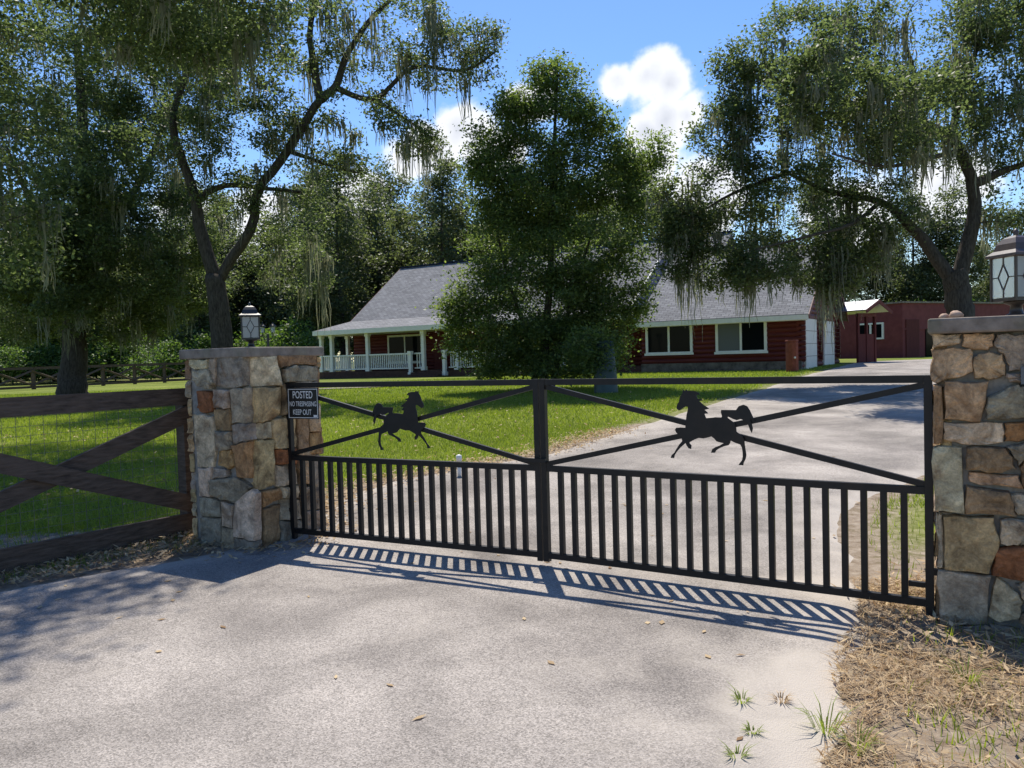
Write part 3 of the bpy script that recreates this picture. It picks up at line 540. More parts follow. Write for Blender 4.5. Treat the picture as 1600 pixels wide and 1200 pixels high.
# ------------------------------------------------------------------ far fence
fa, fb = at(-140, 612, 41), at(520, 575, 62); nb = 14
fl = thing('field_fence', 'long dark rail fence with crossed boards at the far side of the field', 'fence', Vector((fa.x, fa.y, terr(fa.x, fa.y))))
pts = [fa.lerp(fb, k/nb) for k in range(nb+1)]; G_ = [Vector((p.x, p.y, terr(p.x, p.y))) for p in pts]; dn = Vector((0, -1, 0))
for k in range(nb+1):
    MB().bar(G_[k]-Z*.2, G_[k]+Z*1.32, .17, .17, dn).build('post', m_fence, fl)
    if k < nb:
        a, b = G_[k]+dn*.11, G_[k+1]+dn*.11
        MB().bar(a+Z*1.24, b+Z*1.24, .16, .05, dn).build('top_rail', m_fence, fl); MB().bar(a+Z*.14, b+Z*.14, .14, .05, dn).build('bottom_rail', m_fence, fl)
        MB().bar(a+Z*.25+dn*.01, b+Z*1.1+dn*.01, .12, .04, dn).build('cross_board', m_fence, fl); MB().bar(a+Z*1.1+dn*.055, b+Z*.25+dn*.055, .12, .04, dn).build('cross_board', m_fence, fl)

# ------------------------------------------------------------------ house
TH = R(32); HG = Vector((11.75, 31.5, 0)); HA = Vector((-math.cos(TH), math.sin(TH), 0)); HB = Vector((math.sin(TH), math.cos(TH), 0)); HZ = .62
hs_ = thing('log_house', 'red log house with grey shingle roof and white porch', 'house', HG+Z*HZ)
def hp(t, o, z): return HG + HA*t + HB*o + Z*z
def t_of(px, py, off=0.0):
    v = ray(px, py); e = Vector((0, 0, EYE)); k = (HG+HB*off-e).dot(HB)/v.dot(HB); return ((e+v*k)-HG).dot(HA)
def log_wall(name, p, q, out, z0, z1, course=.2, gable=None):
    """half-round log courses along p->q; gable(z) trims the ends"""
    mb = MB(); d = (q-p); n = int(round((z1-z0)/course)); ch = (z1-z0)/n; r = []
    for i in range(n):
        za = z0+i*ch
        for j in range(5):
            a = math.pi*j/5; r.append((za+ch*j/5, .015+.06*math.sin(a)))
    r.append((z1, .015)); vs_ = []
    for z, o in r:
        s, e = (0, 1) if gable is None else gable(z)
        vs_ += [p+d*s+out*o+Z*z, p+d*e+out*o+Z*z]
    mb.add(vs_, [(2*i, 2*i+1, 2*i+3, 2*i+2) for i in range(len(r)-1)])
    b = len(mb.v); ba = [p-out*.1+Z*z0, q-out*.1+Z*z0, q-out*.1+Z*z1, p-out*.1+Z*z1]
    if gable is None: mb.add(ba, [(3, 2, 1, 0)])
    return mb.build(name, m_log, hs_, False)
WT, WD, EZ = 6.85, 9.0, 3.02          # garage wing: length, depth, eave height
pitch = .68; RZ = EZ+.15+pitch*WD/2
log_wall('front_wall', hp(WT, 0, 0), hp(0, 0, 0), -HB, HZ+.42, EZ)
MB().frame_box(HG, HA, HB, Z, -.06, WT+.02, -.10, .3, HZ-.3, HZ+.42).build('stone_base', m_base, hs_)
log_wall('garage_wall', hp(0, 0, 0), hp(0, WD, 0), -HA, HZ-.1, EZ)
log_wall('gable_wall', hp(0, 0, 0), hp(0, WD, 0), -HA, EZ, RZ-.1, gable=lambda z: (min(.5, (z-EZ)/(pitch*WD)), max(.5, 1-(z-EZ)/(pitch*WD))))
log_wall('left_gable_wall', hp(WT, WD, 0), hp(WT, 0, 0), HA, EZ-1, RZ-.1, gable=lambda z: (min(.5, max(0, z-EZ)/(pitch*WD)), max(.5, 1-max(0, z-EZ)/(pitch*WD))))
MB().frame_box(HG, HA, HB, Z, .0, WT, WD-.2, WD, HZ-.3, EZ).build('back_wall', m_log, hs_)
# log ends at the corners
for o in (.0, 3.65, 8.2):
    for k in range(9): MB().tube([hp(.12, o+(.02 if o else -.0), HZ+.5+k*.21), hp(-.22, o+(.02 if o else 0), HZ+.5+k*.21)], .095, 8).build('log_end', m_log, hs_)
def roof_slab(name, a, b, c, d, th, material=m_roof):
    """a,b eave left->right, c,d ridge right->left"""
    n = (b-a).cross(d-a).normalized()
    if n.z < 0: n = -n
    vs_ = [a, b, c, d, a-n*th, b-n*th, c-n*th, d-n*th]; wu, hv = (b-a).length, (d-a).length
    uv = [(0,0),(wu,0),(wu-.0,hv),((d-a).dot((b-a).normalized()),hv)]; uv[2] = ((c-a).dot((b-a).normalized()), hv); uv = uv+uv
    return obj(name, vs_, [(0,1,2,3),(7,6,5,4),(0,4,5,1),(1,5,6,2),(2,6,7,3),(3,7,4,0)], material, hs_, False, uv)
ov = .42; e0, e1 = -ov, WT+.12
zf = lambda o: EZ+.18+pitch*o
roof_slab('garage_roof', hp(e1, -ov, zf(-ov)), hp(e0, -ov, zf(-ov)), hp(e0, WD/2, zf(WD/2)), hp(e1, WD/2, zf(WD/2)), .08)
roof_slab('garage_roof_back', hp(e0, WD+ov, zf(-ov)), hp(e1, WD+ov, zf(-ov)), hp(e1, WD/2, zf(WD/2)), hp(e0, WD/2, zf(WD/2)), .08)
MB().bar(hp(e1, -ov-.02, zf(-ov)-.12), hp(e0, -ov-.02, zf(-ov)-.12), .2, .03, HB).build('fascia', m_white, hs_)
MB().frame_box(HG, HA, HB, Z, e0+.05, e1-.05, -ov, 0, zf(-ov)-.24, zf(-ov)-.22).build('soffit', m_white, hs_)
MB().bar(hp(e0-.02, -ov, zf(-ov)-.1), hp(e0-.02, WD/2, zf(WD/2)-.1), .18, .03, HA).build('rake_board', m_log, hs_)
MB().bar(hp(e0-.02, WD+ov, zf(-ov)-.1), hp(e0-.02, WD/2, zf(WD/2)-.1), .18, .03, HA).build('rake_board', m_log, hs_)
roof_slab('navy_valley_flashing', hp(e1+.62, -.1, zf(-.1)-.02), hp(e1+.02, -ov+.1, zf(-ov+.1)-.03), hp(e1+.02, WD/2, zf(WD/2)-.03), hp(e1+.62, WD/2, zf(WD/2)-.03), .05, m_navy)
MB().bar(hp(e1+.69, -.1, zf(-.1)), hp(e1+.69, WD/2, zf(WD/2)), .05, .05, HA).build('white_rake_trim', m_white, hs_)
def window(px0, px1, z0, z1, off, nm='window', mull=True, glassm=(None, None)):
    t1, t0 = t_of(px0, 520, off), t_of(px1, 520, off); w = MB(); fo = off-.13; F = .11
    for a, b, c, d in ((t0, t1, z0, z0+F), (t0, t1, z1-F, z1), (t0, t0+F, z0+F, z1-F), (t1-F, t1, z0+F, z1-F)): w.frame_box(HG, HA, HB, Z, a, b, fo, off+.02, c, d)
    o = w.build(nm, m_white, hs_); tm = (t0+t1)/2
    if mull: MB().frame_box(HG, HA, HB, Z, tm-.045, tm+.045, fo+.01, off, z0+F, z1-F).build('mullion', m_white, o)
    for k, (a, b) in enumerate((((tm+.045), t1-F), (t0+F, tm-.045)) if mull else ((t0+F, t1-F),)):
        MB().frame_box(HG, HA, HB, Z, a, b, off-.09, off-.08, z0+F, z1-F).build('pane', glassm[k] or m_glass, o)
    MB().frame_box(HG, HA, HB, Z, t0-.05, t1+.05, fo-.04, fo, z0-.03, z0+.07).build('sill', m_white, o)
    return o
window(1010, 1083, 1.44, 2.98, 0); window(1119, 1199, 1.42, 2.98, 0, glassm=(m_screen, None))
for a, b in ((.56, 2.85), (4.6, 7.2)):
    dr = MB().frame_box(HG, HA, HB, Z, -.12, .0, a, b, HZ+.06, 2.78).build('garage_door', m_cream, hs_)
    for k in range(1, 4): MB().frame_box(HG, HA, HB, Z, -.128, -.118, a+.03, b-.03, HZ+.06+k*.53-.012, HZ+.06+k*.53+.012).build('door_seam', m_mortar, dr)
    MB().frame_box(HG, HA, HB, Z, -.14, 0, a-.12, b+.12, 2.785, 2.92).build('door_lintel', m_log, hs_)
# main block behind the porch
ML, MR, MO, MRO, MZ = 26.5, 6.9, 2.2, 7.0, 4.05; mp_ = .74
log_wall('main_wall', hp(ML, MO, 0), hp(MR, MO, 0), -HB, .95, 3.55)
log_wall('main_end_wall', hp(ML, 2*MRO-MO, 0), hp(ML, MO, 0), HA, .6, 4.0)
log_wall('main_gable_wall', hp(ML, 2*MRO-MO, 0), hp(ML, MO, 0), HA, 4.0, 7.45, gable=lambda z: (min(.5, (z-4)/(mp_*9.6)), max(.5, 1-(z-4)/(mp_*9.6))))
mz = lambda o: MZ+mp_*(o-MO)
roof_slab('main_roof', hp(ML+.15, MO-.1, mz(MO-.1)), hp(MR-2.2, MO-.1, mz(MO-.1)), hp(MR-2.2, MRO, mz(MRO)), hp(ML+.15, MRO, mz(MRO)), .1)
roof_slab('main_roof_back', hp(MR-2.2, 2*MRO-MO+.3, mz(MO-.3)), hp(ML+.15, 2*MRO-MO+.3, mz(MO-.3)), hp(ML+.15, MRO, mz(MRO)), hp(MR-2.2, MRO, mz(MRO)), .1)
MB().bar(hp(ML+.17, MO-.1, mz(MO-.1)-.1), hp(ML+.17, MRO, mz(MRO)-.1), .16, .03, HA).build('rake_board', m_log, hs_)
MB().bar(hp(ML+.15, MRO, mz(MRO)+.03), hp(MR-2.2, MRO, mz(MRO)+.03), .26, .06, Z).build('ridge_cap', m_navy, hs_)
PO, PZ = -.35, 3.36; PE = 27.35
roof_slab('porch_roof', hp(PE, PO, PZ), hp(MR+.2, PO, PZ), hp(MR+.2, MO-.02, MZ-.06), hp(ML+.1, MO-.02, MZ-.06), .06)
roof_slab('porch_roof_end', hp(PE, MO+1.2, PZ), hp(PE, PO, PZ), hp(ML+.1, MO-.02, MZ-.06), hp(ML+.1, MO+1.2, MZ-.06), .06)
MB().bar(hp(PE+.02, PO-.02, PZ-.13), hp(MR+.2, PO-.02, PZ-.13), .25, .03, HB).build('porch_fascia', m_white, hs_)
MB().bar(hp(PE+.02, PO, PZ-.13), hp(PE+.02, MO+1.2, PZ-.13), .25, .03, HA).build('porch_fascia', m_white, hs_)
MB().frame_box(HG, HA, HB, Z, MR+.2, PE, PO, MO, PZ-.27, PZ-.25).build('porch_ceiling', m_white, hs_)
DZ = .95
MB().frame_box(HG, HA, HB, Z, MR, PE-.1, -.1, MO, HZ-.25, DZ).build('porch_deck', m_deck, hs_)
tp = [t_of(519, 550), t_of(575, 550), t_of(662, 550), t_of(714, 550), t_of(790, 550), t_of(880, 550)]
def post(t, o, z0=DZ, z1=PZ-.27, w=.19, nm='porch_post'):
    mb = MB().frame_box(HG, HA, HB, Z, t-w/2, t+w/2, o-w/2, o+w/2, z0, z1); x = w/2+.035
    mb.frame_box(HG, HA, HB, Z, t-x, t+x, o-x, o+x, z1-.17, z1-.001); mb.frame_box(HG, HA, HB, Z, t-x, t+x, o-x, o+x, z0+.001, z0+.2); return mb.build(nm, m_white, hs_)
for t in tp: post(t, 0)
post(PE-.3, 0); post(PE-.3, MO)
n1_, n2_ = t_of(646, 565), t_of(699, 565)
for t in (n1_, n2_): post(t, -.25, .66, 2.0, .17, 'newel_post')
def railing(a, b, o0, o1=None):
    """balustrade between two points (t,o)"""
    o1 = o0 if o1 is None else o1; p, q = hp(a, o0, 0), hp(b, o1, 0); mb = MB(); ref = (q-p).cross(Z)
    mb.bar(p+Z*1.87, q+Z*1.87, .08, .1, ref); mb.bar(p+Z*1.08, q+Z*1.08, .07, .06, ref); n = max(2, int((q-p).length/.135))
    for k in range(1, n): c = p.lerp(q, k/n); mb.bar(c+Z*1.1, c+Z*1.84, .05, .05, ref)
    return mb.build('railing', m_white, hs_)
railing(PE-.4, tp[0]+.1, 0); railing(tp[0]-.1, tp[1]+.1, 0); railing(tp[1]-.1, n1_+.1, 0); railing(n1_-.1, tp[2]+.1, 0); railing(n2_-.1, tp[3]+.1, 0); railing(tp[3]-.1, tp[4]+.1, 0); railing(tp[4]-.1, tp[5]+.1, 0); railing(PE-.3, PE-.3, .1, MO)
for k in range(3): MB().frame_box(HG, HA, HB, Z, n2_+.1, n1_-.1, -.1-.3*(k+1), -.1-.3*k+.0, HZ-.25, DZ-.10*(k+1)).build('step', m_deck, hs_)
window(607, 661, 1.35, 3.0, MO, 'porch_window')
td = t_of(690, 545, MO); MB().frame_box(HG, HA, HB, Z, td-.5, td+.5, MO-.1, MO, DZ, 3.0).build('front_door', m_darkred, hs_)

# ------------------------------------------------------------------ outbuildings
RC = Vector((22.75, 45, 0)); da, db = Vector((-.45, .893, 0)), Vector((.893, .45, 0)); rz = terr(22.75, 45)
rb = thing('red_building', 'flat roofed dull red building beyond the driveway', 'building', RC+Z*rz)
MB().frame_box(RC, db, da, Z, 0, 15, 0, 11, rz-.4, 4.0).build('wall', m_redwall, rb)
for a0, a1, b0, b1 in ((-.1, 15.1, -.1, .12), (-.1, 15.1, 10.9, 11.1), (-.1, .12, .12, 10.9), (14.9, 15.1, .12, 10.9)): MB().frame_box(RC, db, da, Z, a0, a1, b0, b1, 4.002, 4.10).build('parapet', m_concrete, rb)
MB().frame_box(RC, db, da, Z, -.04, 15, -.05, 0, 2.45, 2.53).build('wall_band', m_redwall, rb)
MB().frame_box(RC, db, da, Z, .25, 1.4, -.06, 0, rz, 3.05).build('door', m_darkred, rb)
MB().frame_box(RC, db, da, Z, 2.0, 5.0, -.06, 0, rz, 2.5).build('wide_door', m_glass, rb)
v = ray(1361, 519); e_ = Vector((0, 0, EYE)); wn = -db; kk = (RC-e_).dot(wn)/v.dot(wn); wp = e_+v*kk; uw = (wp-RC).dot(da)
wf = MB()
for a, b, c, d in ((uw-.9, uw+.9, 1.95, 2.05), (uw-.9, uw+.9, 2.85, 2.95), (uw-.9, uw-.78, 2.05, 2.85), (uw+.78, uw+.9, 2.05, 2.85), (uw-.06, uw+.06, 2.05, 2.85)): wf.frame_box(RC, da, -db, Z, a, b, .0, .07, c, d)
wo_ = wf.build('window', m_white, rb); MB().frame_box(RC, da, -db, Z, uw-.78, uw+.78, .01, .03, 2.05, 2.85).build('pane', m_glass, wo_)
# covered entry with red gates
s0 = at(1341, 556, 37.5); sz = terr(17, 38)-.02; s0.z = 0; sx = Vector((.87, .49, 0)).normalized(); sy = Vector((-sx.y, sx.x, 0)); SW = 1.25
se = thing('entry_shelter', 'small open shelter with metal gable roof and dark red gates', 'shelter', s0+Z*sz)
for u in (0, SW/2, SW):
    for d in (0, 2.4): MB().frame_box(s0, sx, sy, Z, u-.06, u+.06, d-.06, d+.06, sz-.1, 3.15).build('post', m_darkred, se)
for a, b in ((.07, SW/2-.07), (SW/2+.07, SW-.07)): MB().frame_box(s0, sx, sy, Z, a, b, -.03, .03, sz+.05, 2.15).build('gate_panel', m_darkred, se)
MB().frame_box(s0, sx, sy, Z, -.06, SW+.06, -.07, .07, 3.0, 3.16).build('beam', m_log, se)
a0, a1, mid, pk = -.35, SW+.35, SW*.5, 3.78
for nm, ua, ub, za, zb in (('metal_roof', a0, mid, 3.3, pk), ('metal_roof', mid, a1, pk, 3.25)):
    p = [s0+sx*ua-sy*.7+Z*za, s0+sx*ub-sy*.7+Z*zb, s0+sx*ub+sy*3+Z*zb, s0+sx*ua+sy*3+Z*za]
    obj(nm, p+[q-Z*.05 for q in p], [(0,1,2,3),(7,6,5,4),(0,4,5,1),(1,5,6,2),(2,6,7,3),(3,7,4,0)], m_metalroof, se)
for ua, ub, za, zb in ((a0, mid, 3.2, pk-.1), (mid, a1, pk-.1, 3.15)): MB().bar(s0+sx*ua-sy*.72+Z*za, s0+sx*ub-sy*.72+Z*zb, .16, .04, sy).build('barge_board', m_log, se)
# red-brown post by the garage, teal barrel, yard lamp, pipe
rp_ = on_ground(1238, 581); rt = thing('wooden_post', 'thick red brown wooden post in front of the garage wall', 'post', rp_)
MB().lathe(rp_-Z*.1, [(.24,0),(.24,1.22),(.22,1.27)], 10).build('shaft', m_rust, rt); MB().lathe(rp_+Z*1.171, [(.25,0),(.26,.02),(.24,.07)], 10).build('cap', m_rust, rt)
MB().lathe(rp_+Vector((.02,-.25,.52)), [(.03,0),(.045,.03),(.03,.07)], 8).build('spigot', m_pvc, rt)
bp_ = on_ground(947, 614); tb_ = thing('plastic_barrel', 'teal tapered plastic barrel standing under the leafy tree', 'barrel', bp_)
MB().lathe(bp_-Z*.03, [(.34,0),(.335,.05),(.31,.5),(.27,1.0),(.235,1.38)], 20).build('body', m_teal, tb_, True); MB().lathe(bp_+Z*1.349, [(.25,0),(.255,.04),(.2,.08),(.06,.10)], 20).build('lid', m_teal, tb_, True)
yl = Vector((at(420, 560, 24).x, 24, 0)); yl.z = terr(yl.x, 24); yt = thing('yard_lamp', 'black yard lamp post with small twin lamps behind the pillar', 'lamp post', yl)
MB().tube([yl-Z*.1, yl+Z*2.0], .04, 8).build('pole', m_lampmetal, yt)
for s in (-1, 1):
    c = yl+Vector((s*.16, 0, 2.05)); MB().tube([yl+Z*1.85, yl+Vector((s*.1, 0, 1.83)), yl+Vector((s*.16, 0, 1.95)), c], .015, 6).build('arm', m_lampmetal, yt)
    hd = MB().lathe(c, [(.05,0),(.075,.18)], 6).build('lamp_head', m_lglass, yt); MB().lathe(c+Z*.18, [(.11,0),(.10,.03),(.03,.09),(.01,.13)], 8).build('lamp_cap', m_lampmetal, hd)
pp = on_ground(718, 746); pt = thing('pvc_riser', 'short white pipe with cap standing at the lawn edge', 'pipe', pp)
MB().lathe(pp-Z*.05, [(.024,0),(.024,.26)], 10).build('pipe', m_pvc, pt, True); MB().lathe(pp+Z*.20, [(.034,0),(.036,.05),(.03,.07),(.012,.078)], 10).build('cap', m_pvc, pt, True)

# ------------------------------------------------------------------ trees
def leaf_cards(P, size, seed, up=.3, aspect=.55):
    """diamond leaves at points P"""
    g = np.random.default_rng(seed); n = len(P)
    nv = g.normal(size=(n, 3))*.75; nv[:, 2] += 1; d = np.cross(nv, g.normal(size=(n, 3))); d /= np.linalg.norm(d, axis=1, keepdims=True)+1e-9
    w = np.cross(nv, d); w /= np.linalg.norm(w, axis=1, keepdims=True)+1e-9
    s = size*g.uniform(.6, 1.35, (n, 1)); V = np.stack([P-d*s*.5, P+w*s*aspect*.5, P+d*s*.5, P-w*s*aspect*.5], 1).reshape(-1, 3)
    return V, np.arange(4*n).reshape(n, 4)
def moss_strands(tops, seed, lmin=.3, lmax=1.3, wd=.034):
    g = np.random.default_rng(seed); V = []; T = []
    for t in tops:
        n = g.integers(9, 24); Lc = lmin+(lmax-lmin)*g.random()**2
        for _ in range(n):
            p = np.array(t)+g.normal(size=3)*np.array([.12, .12, .05]); l = Lc*g.uniform(.4, 1.0); an = g.uniform(0, math.pi); w = np.array([math.cos(an), math.sin(an), 0])*wd*g.uniform(.5, 1.3); b = len(V); k = 4; sw = g.normal(size=2)*.06
            for j in range(k+1):
                f = j/k; c = p+np.array([sw[0]*f*f+g.normal()*.022, sw[1]*f*f+g.normal()*.022, -l*f]); ww = w*(1-.8*f)*(1 if j % 2 else .55); V += [c-ww, c+ww]
            T += [(b+2*j, b+2*j+1, b+2*j+3, b+2*j+2) for j in range(k)]
    return np.array(V), np.array(T)
def make_tree(name, label, base, limbs, blobs, n_att, leaves_per, leaf_size, lm, seed, moss=0, group=None, sig=.38, moss_len=(.3, 1.3), cat='tree', hang=.0, trunk_pen=.25):
    """limbs: list of (points, r0, r1); blobs: (centre, (rx,ry,rz), weight). Twigs reach random points of the crown."""
    g = np.random.default_rng(seed); t = thing(name, label, cat, base, group)
    nodes = []; rad = []; wood = MB()
    for pts, r0, r1 in limbs:
        pts = [Vector(p) for p in pts]; res = []
        for i in range(len(pts)-1):
            p0, p1, p2, p3 = pts[max(i-1, 0)], pts[i], pts[i+1], pts[min(i+2, len(pts)-1)]
            for k in range(4):
                u = k/4; q = .5*((2*p1)+(p2-p0)*u+(2*p0-5*p1+4*p2-p3)*u*u+(3*p1-p0-3*p2+p3)*u**3); res.append(q)
        res.append(pts[-1]); m_ = len(res); rr = [r0+(r1-r0)*(i/(m_-1))**.8 for i in range(m_)]
        res = [p+Vector(g.normal(size=3))*r*.09 if 0 < i < m_-1 else p for i, (p, r) in enumerate(zip(res, rr))]
        wood.tube(res, rr, 9); st = 2 if pts[0] == Vector(base) or len(nodes) == 0 else 0
        for p, r in list(zip(res, rr))[m_//4 if st else 0:]: nodes.append(tuple(p)); rad.append(r)
    w = np.array([b[2] for b in blobs], float); w /= w.sum(); A = []
    while len(A) < n_att:
        c, r, _ = blobs[g.choice(len(blobs), p=w)]; d = g.normal(size=3); d /= np.linalg.norm(d); q = np.array(c)+d*np.array(r)*g.uniform(.25, 1)**.5
        if q[2] > base[2]+.5: A.append(q)
    A = np.array(A); NB = np.array(nodes); RB = np.array(rad)
    d0 = np.array([np.min(np.linalg.norm(NB-a, axis=1)) for a in A]); A = A[np.argsort(d0)]
    cap_ = len(NB)+n_att*5; NN = np.zeros((cap_, 3)); RR = np.zeros(cap_); k = len(NB); NN[:k] = NB; RR[:k] = RB; twigs = MB(); LP = []; MT = []
    for a in A:
        dd = np.linalg.norm(NN[:k]-a, axis=1) + np.maximum(0, NN[:k, 2]-a[2])*.35*(1-hang); i = int(np.argmin(dd)); p = NN[i].copy(); l = np.linalg.norm(a-p)
        if l < .05: continue
        r0 = min(RR[i]*.7, .010+.016*l); m_ = 4; ctl = p+(a-p)*.5+g.normal(size=3)*l*.14+np.array([0, 0, l*.10]); pts = []; rr = []
        for j in range(m_+1):
            u = j/m_; q = (1-u)**2*p+2*u*(1-u)*ctl+u*u*a + (g.normal(size=3)*l*.02 if 0 < j < m_ else 0); pts.append(q); rr.append(r0*(1-u)+.004)
            if j: NN[k] = q; RR[k] = rr[-1]; k += 1
        twigs.tube(pts, rr, 4, False); nl = int(leaves_per*g.uniform(.5, 1.5)); u = g.uniform(.35, 1.05, (nl, 1)); Q = (1-u)**2*p+2*u*(1-u)*ctl+u*u*a
        if l > 2.2: Q = a+(Q-a)*(2.2/l)
        LP.append(Q+g.normal(size=(nl, 3))*np.array([sig, sig, sig*.6]))
        if g.random() < moss: MT.append(p+(a-p)*g.uniform(.4, 1)-np.array([0, 0, .05]))
    wood.build('trunk', m_bark, t, True); tag(fast('branches', twigs.v, twigs.f, m_bark, t), kind='stuff')
    LP = np.concatenate(LP); LP = LP[LP[:, 2] > base[2]+.25]; V, T = leaf_cards(LP, leaf_size, seed+1)
    rn = np.repeat(g.random(len(LP)), 4); tag(fast('crown', V, T, lm, t, {'rnd': rn}), kind='stuff')
    if MT:
        V, T = moss_strands(MT, seed+2, *moss_len); tag(fast('moss', V, T, m_moss, t, {'rnd': g.random(len(V))}), kind='stuff')
    return t
def pb(blist, y, depth=1.0):
    """crown blobs given as (px,py,rx,ry[,dy]) at distance y -> world ellipsoids"""
    out = []
    for b in blist:
        yy = y+(b[4] if len(b) > 4 else 0); c = at(b[0], b[1], yy); rx, rz = b[2]*yy/F_PX, b[3]*yy/F_PX; out.append((c, (rx, max(rx, rz)*depth, rz), (rx*rz)**.72))
    return out
def pl(pts, y): return [at(p[0], p[1], y+(p[2] if len(p) > 2 else 0)) for p in pts]
# great oak in the left paddock
y1 = 29.5; b1 = Vector((at(113, 618, y1).x, y1, 0)); b1.z = terr(b1.x, y1)-.1
make_tree('live_oak', 'huge shady oak with its trunk in front of the field fence', b1,
  [([b1, *pl([(114,590),(118,520),(125,440),(135,330),(130,200),(120,60)], y1)], .62, .12), (pl([(122,470),(90,400,-1),(50,320,-2),(10,230,-3)], y1), .26, .05), (pl([(126,430),(170,360,-1),(220,280,-1),(270,160,0)], y1), .28, .05), (pl([(120,500),(180,470,1),(240,440,2)], y1), .16, .04), (pl([(118,500),(60,480,1),(10,470,2)], y1), .16, .04)],
  pb([(60,300,120,190),(200,330,120,180),(120,120,190,150),(250,110,120,130),(40,470,70,70,1),(240,450,80,80,1),(150,495,110,45),(330,60,60,80),(60,400,90,80,-2),(190,410,110,90,-2),(290,360,60,80),(10,330,60,150,-1),(300,450,50,50,3),(110,440,75,70,-3),(110,350,80,80,-4),(150,260,90,80,-4)], y1, .8), 1650, 118, .125, m_oak, 11, moss=.10, moss_len=(.6, 2.0), sig=.27)
# open-crowned oak behind the left pillar
y2 = 24.0; b2 = Vector((at(346, 560, y2).x, y2, 0)); b2.z = terr(b2.x, y2)-.1
make_tree('live_oak', 'oak with bare winding limbs against the sky behind the stone pillar', b2,
  [([b2, *pl([(345,520),(342,470),(336,432)], y2)], .36, .28), (pl([(338,440),(365,400),(395,350),(402,300),(450,235),(480,185),(500,155)], y2), .17, .12), (pl([(336,440),(312,350),(302,300),(282,242),(270,180),(300,100)], y2), .22, .08),
   (pl([(500,155),(490,100),(484,50),(495,-10)], y2), .14, .07), (pl([(500,155),(525,135),(540,90),(575,35),(610,0)], y2), .15, .06), (pl([(525,137),(585,155),(645,105),(725,110),(775,80)], y2), .10, .03), (pl([(310,310),(350,290),(420,295),(470,300)], y2), .12, .04), (pl([(585,155),(640,190),(680,220)], y2), .06, .02), (pl([(450,235),(520,260),(560,270)], y2), .08, .02)],
  pb([(480,50,90,60),(600,50,120,70),(700,95,90,50),(560,170,80,45),(640,215,60,35),(390,215,80,70),(310,110,80,120),(430,180,60,50),(520,265,60,40),(290,220,60,60),(360,300,70,30),(740,60,40,40),(450,340,60,60),(400,60,60,80),(300,30,90,60),(430,400,60,60,2),(480,420,40,50,3)], y2, .8), 760, 66, .105, m_oak, 23, moss=.17, moss_len=(.5, 2.0), sig=.2)
# young oak on the lawn
y3 = 23.5; b3 = Vector((at(850, 605, y3).x, y3, 0)); b3.z = terr(b3.x, y3)-.1
make_tree('young_oak', 'full leafy green tree growing on the lawn before the house', b3,
  [([b3, *pl([(852,540),(860,430),(862,300),(868,180),(872,100)], y3)], .17, .02), ([b3+Vector((.2,.1,0)), *pl([(880,520),(905,430),(935,330)], y3)], .11, .02), ([b3+Vector((-.2,.1,0)), *pl([(825,530),(795,440),(770,330)], y3)], .11, .02)],
  pb([(868,125,28,40),(868,205,65,60),(850,300,110,80),(850,310,60,60),(880,395,125,80),(870,400,70,60),(830,480,125,75),(860,480,80,60),(880,545,105,45),(840,540,70,40),(790,380,70,60),(930,450,60,60),(900,290,70,60),(790,310,60,50),(755,455,55,55),(965,290,55,55),(775,260,50,50),(955,500,55,45),(850,575,100,25),(780,560,60,35),(930,560,50,35),(925,545,40,35,-2.5),(800,190,20,50),(920,195,22,45),(840,140,16,45),(895,150,16,50),(980,255,22,45),(755,230,20,45),(1025,240,12,28),(985,400,40,40),(935,215,35,45),(735,525,45,45),(705,480,25,30),(1000,330,25,30),(800,170,25,40),(990,470,30,30)], y3, .85), 1750, 88, .10, m_young, 31, sig=.22)
# big mossy oak on the right
y4 = 21.5; b4 = Vector((at(1503, 540, y4).x, y4, 0)); b4.z = terr(b4.x, y4)-.1
make_tree('live_oak', 'wide oak hung with grey moss over the driveway and garage', b4,
  [([b4, *pl([(1502,500),(1496,455),(1490,425)], y4)], .40, .31), (pl([(1490,440),(1450,385),(1410,340),(1375,315),(1300,300),(1230,270)], y4), .21, .04), (pl([(1496,440),(1520,350),(1520,290),(1500,235),(1490,215),(1495,170),(1510,120),(1540,40)], y4), .22, .05), (pl([(1520,290),(1560,270),(1620,250)], y4), .17, .05),
   (pl([(1490,215),(1420,190),(1380,185),(1300,150),(1220,125),(1170,120)], y4), .18, .03), (pl([(1420,190),(1430,130),(1410,50)], y4), .12, .03), (pl([(1375,315),(1330,350,-1),(1260,370,-2),(1180,390,-2)], y4), .07, .02), (pl([(1230,270),(1150,300),(1080,340)], y4), .07, .02), (pl([(1500,235),(1440,250,-2),(1380,260,-4),(1300,240,-5)], y4), .08, .02)],
  pb([(1260,70,110,75),(1430,50,160,80),(1570,110,100,120),(1190,160,75,65),(1330,190,140,90),(1480,190,130,80),(1130,290,70,60),(1240,310,110,70),(1370,330,80,50),(1080,360,50,45),(1180,400,90,35),(1290,410,60,45),(1590,300,50,80),(1290,130,80,80,-4),(1400,180,100,80,-4),(1150,100,35,40),(1055,400,40,45),(1120,420,60,35),(1205,430,70,30,-1),(1295,425,50,45),(1050,325,40,45),(1340,385,60,45),(1130,210,50,60),(1580,30,80,60)], y4, .85), 1500, 88, .10, m_oak, 47, moss=.13, moss_len=(.5, 1.9), sig=.2)
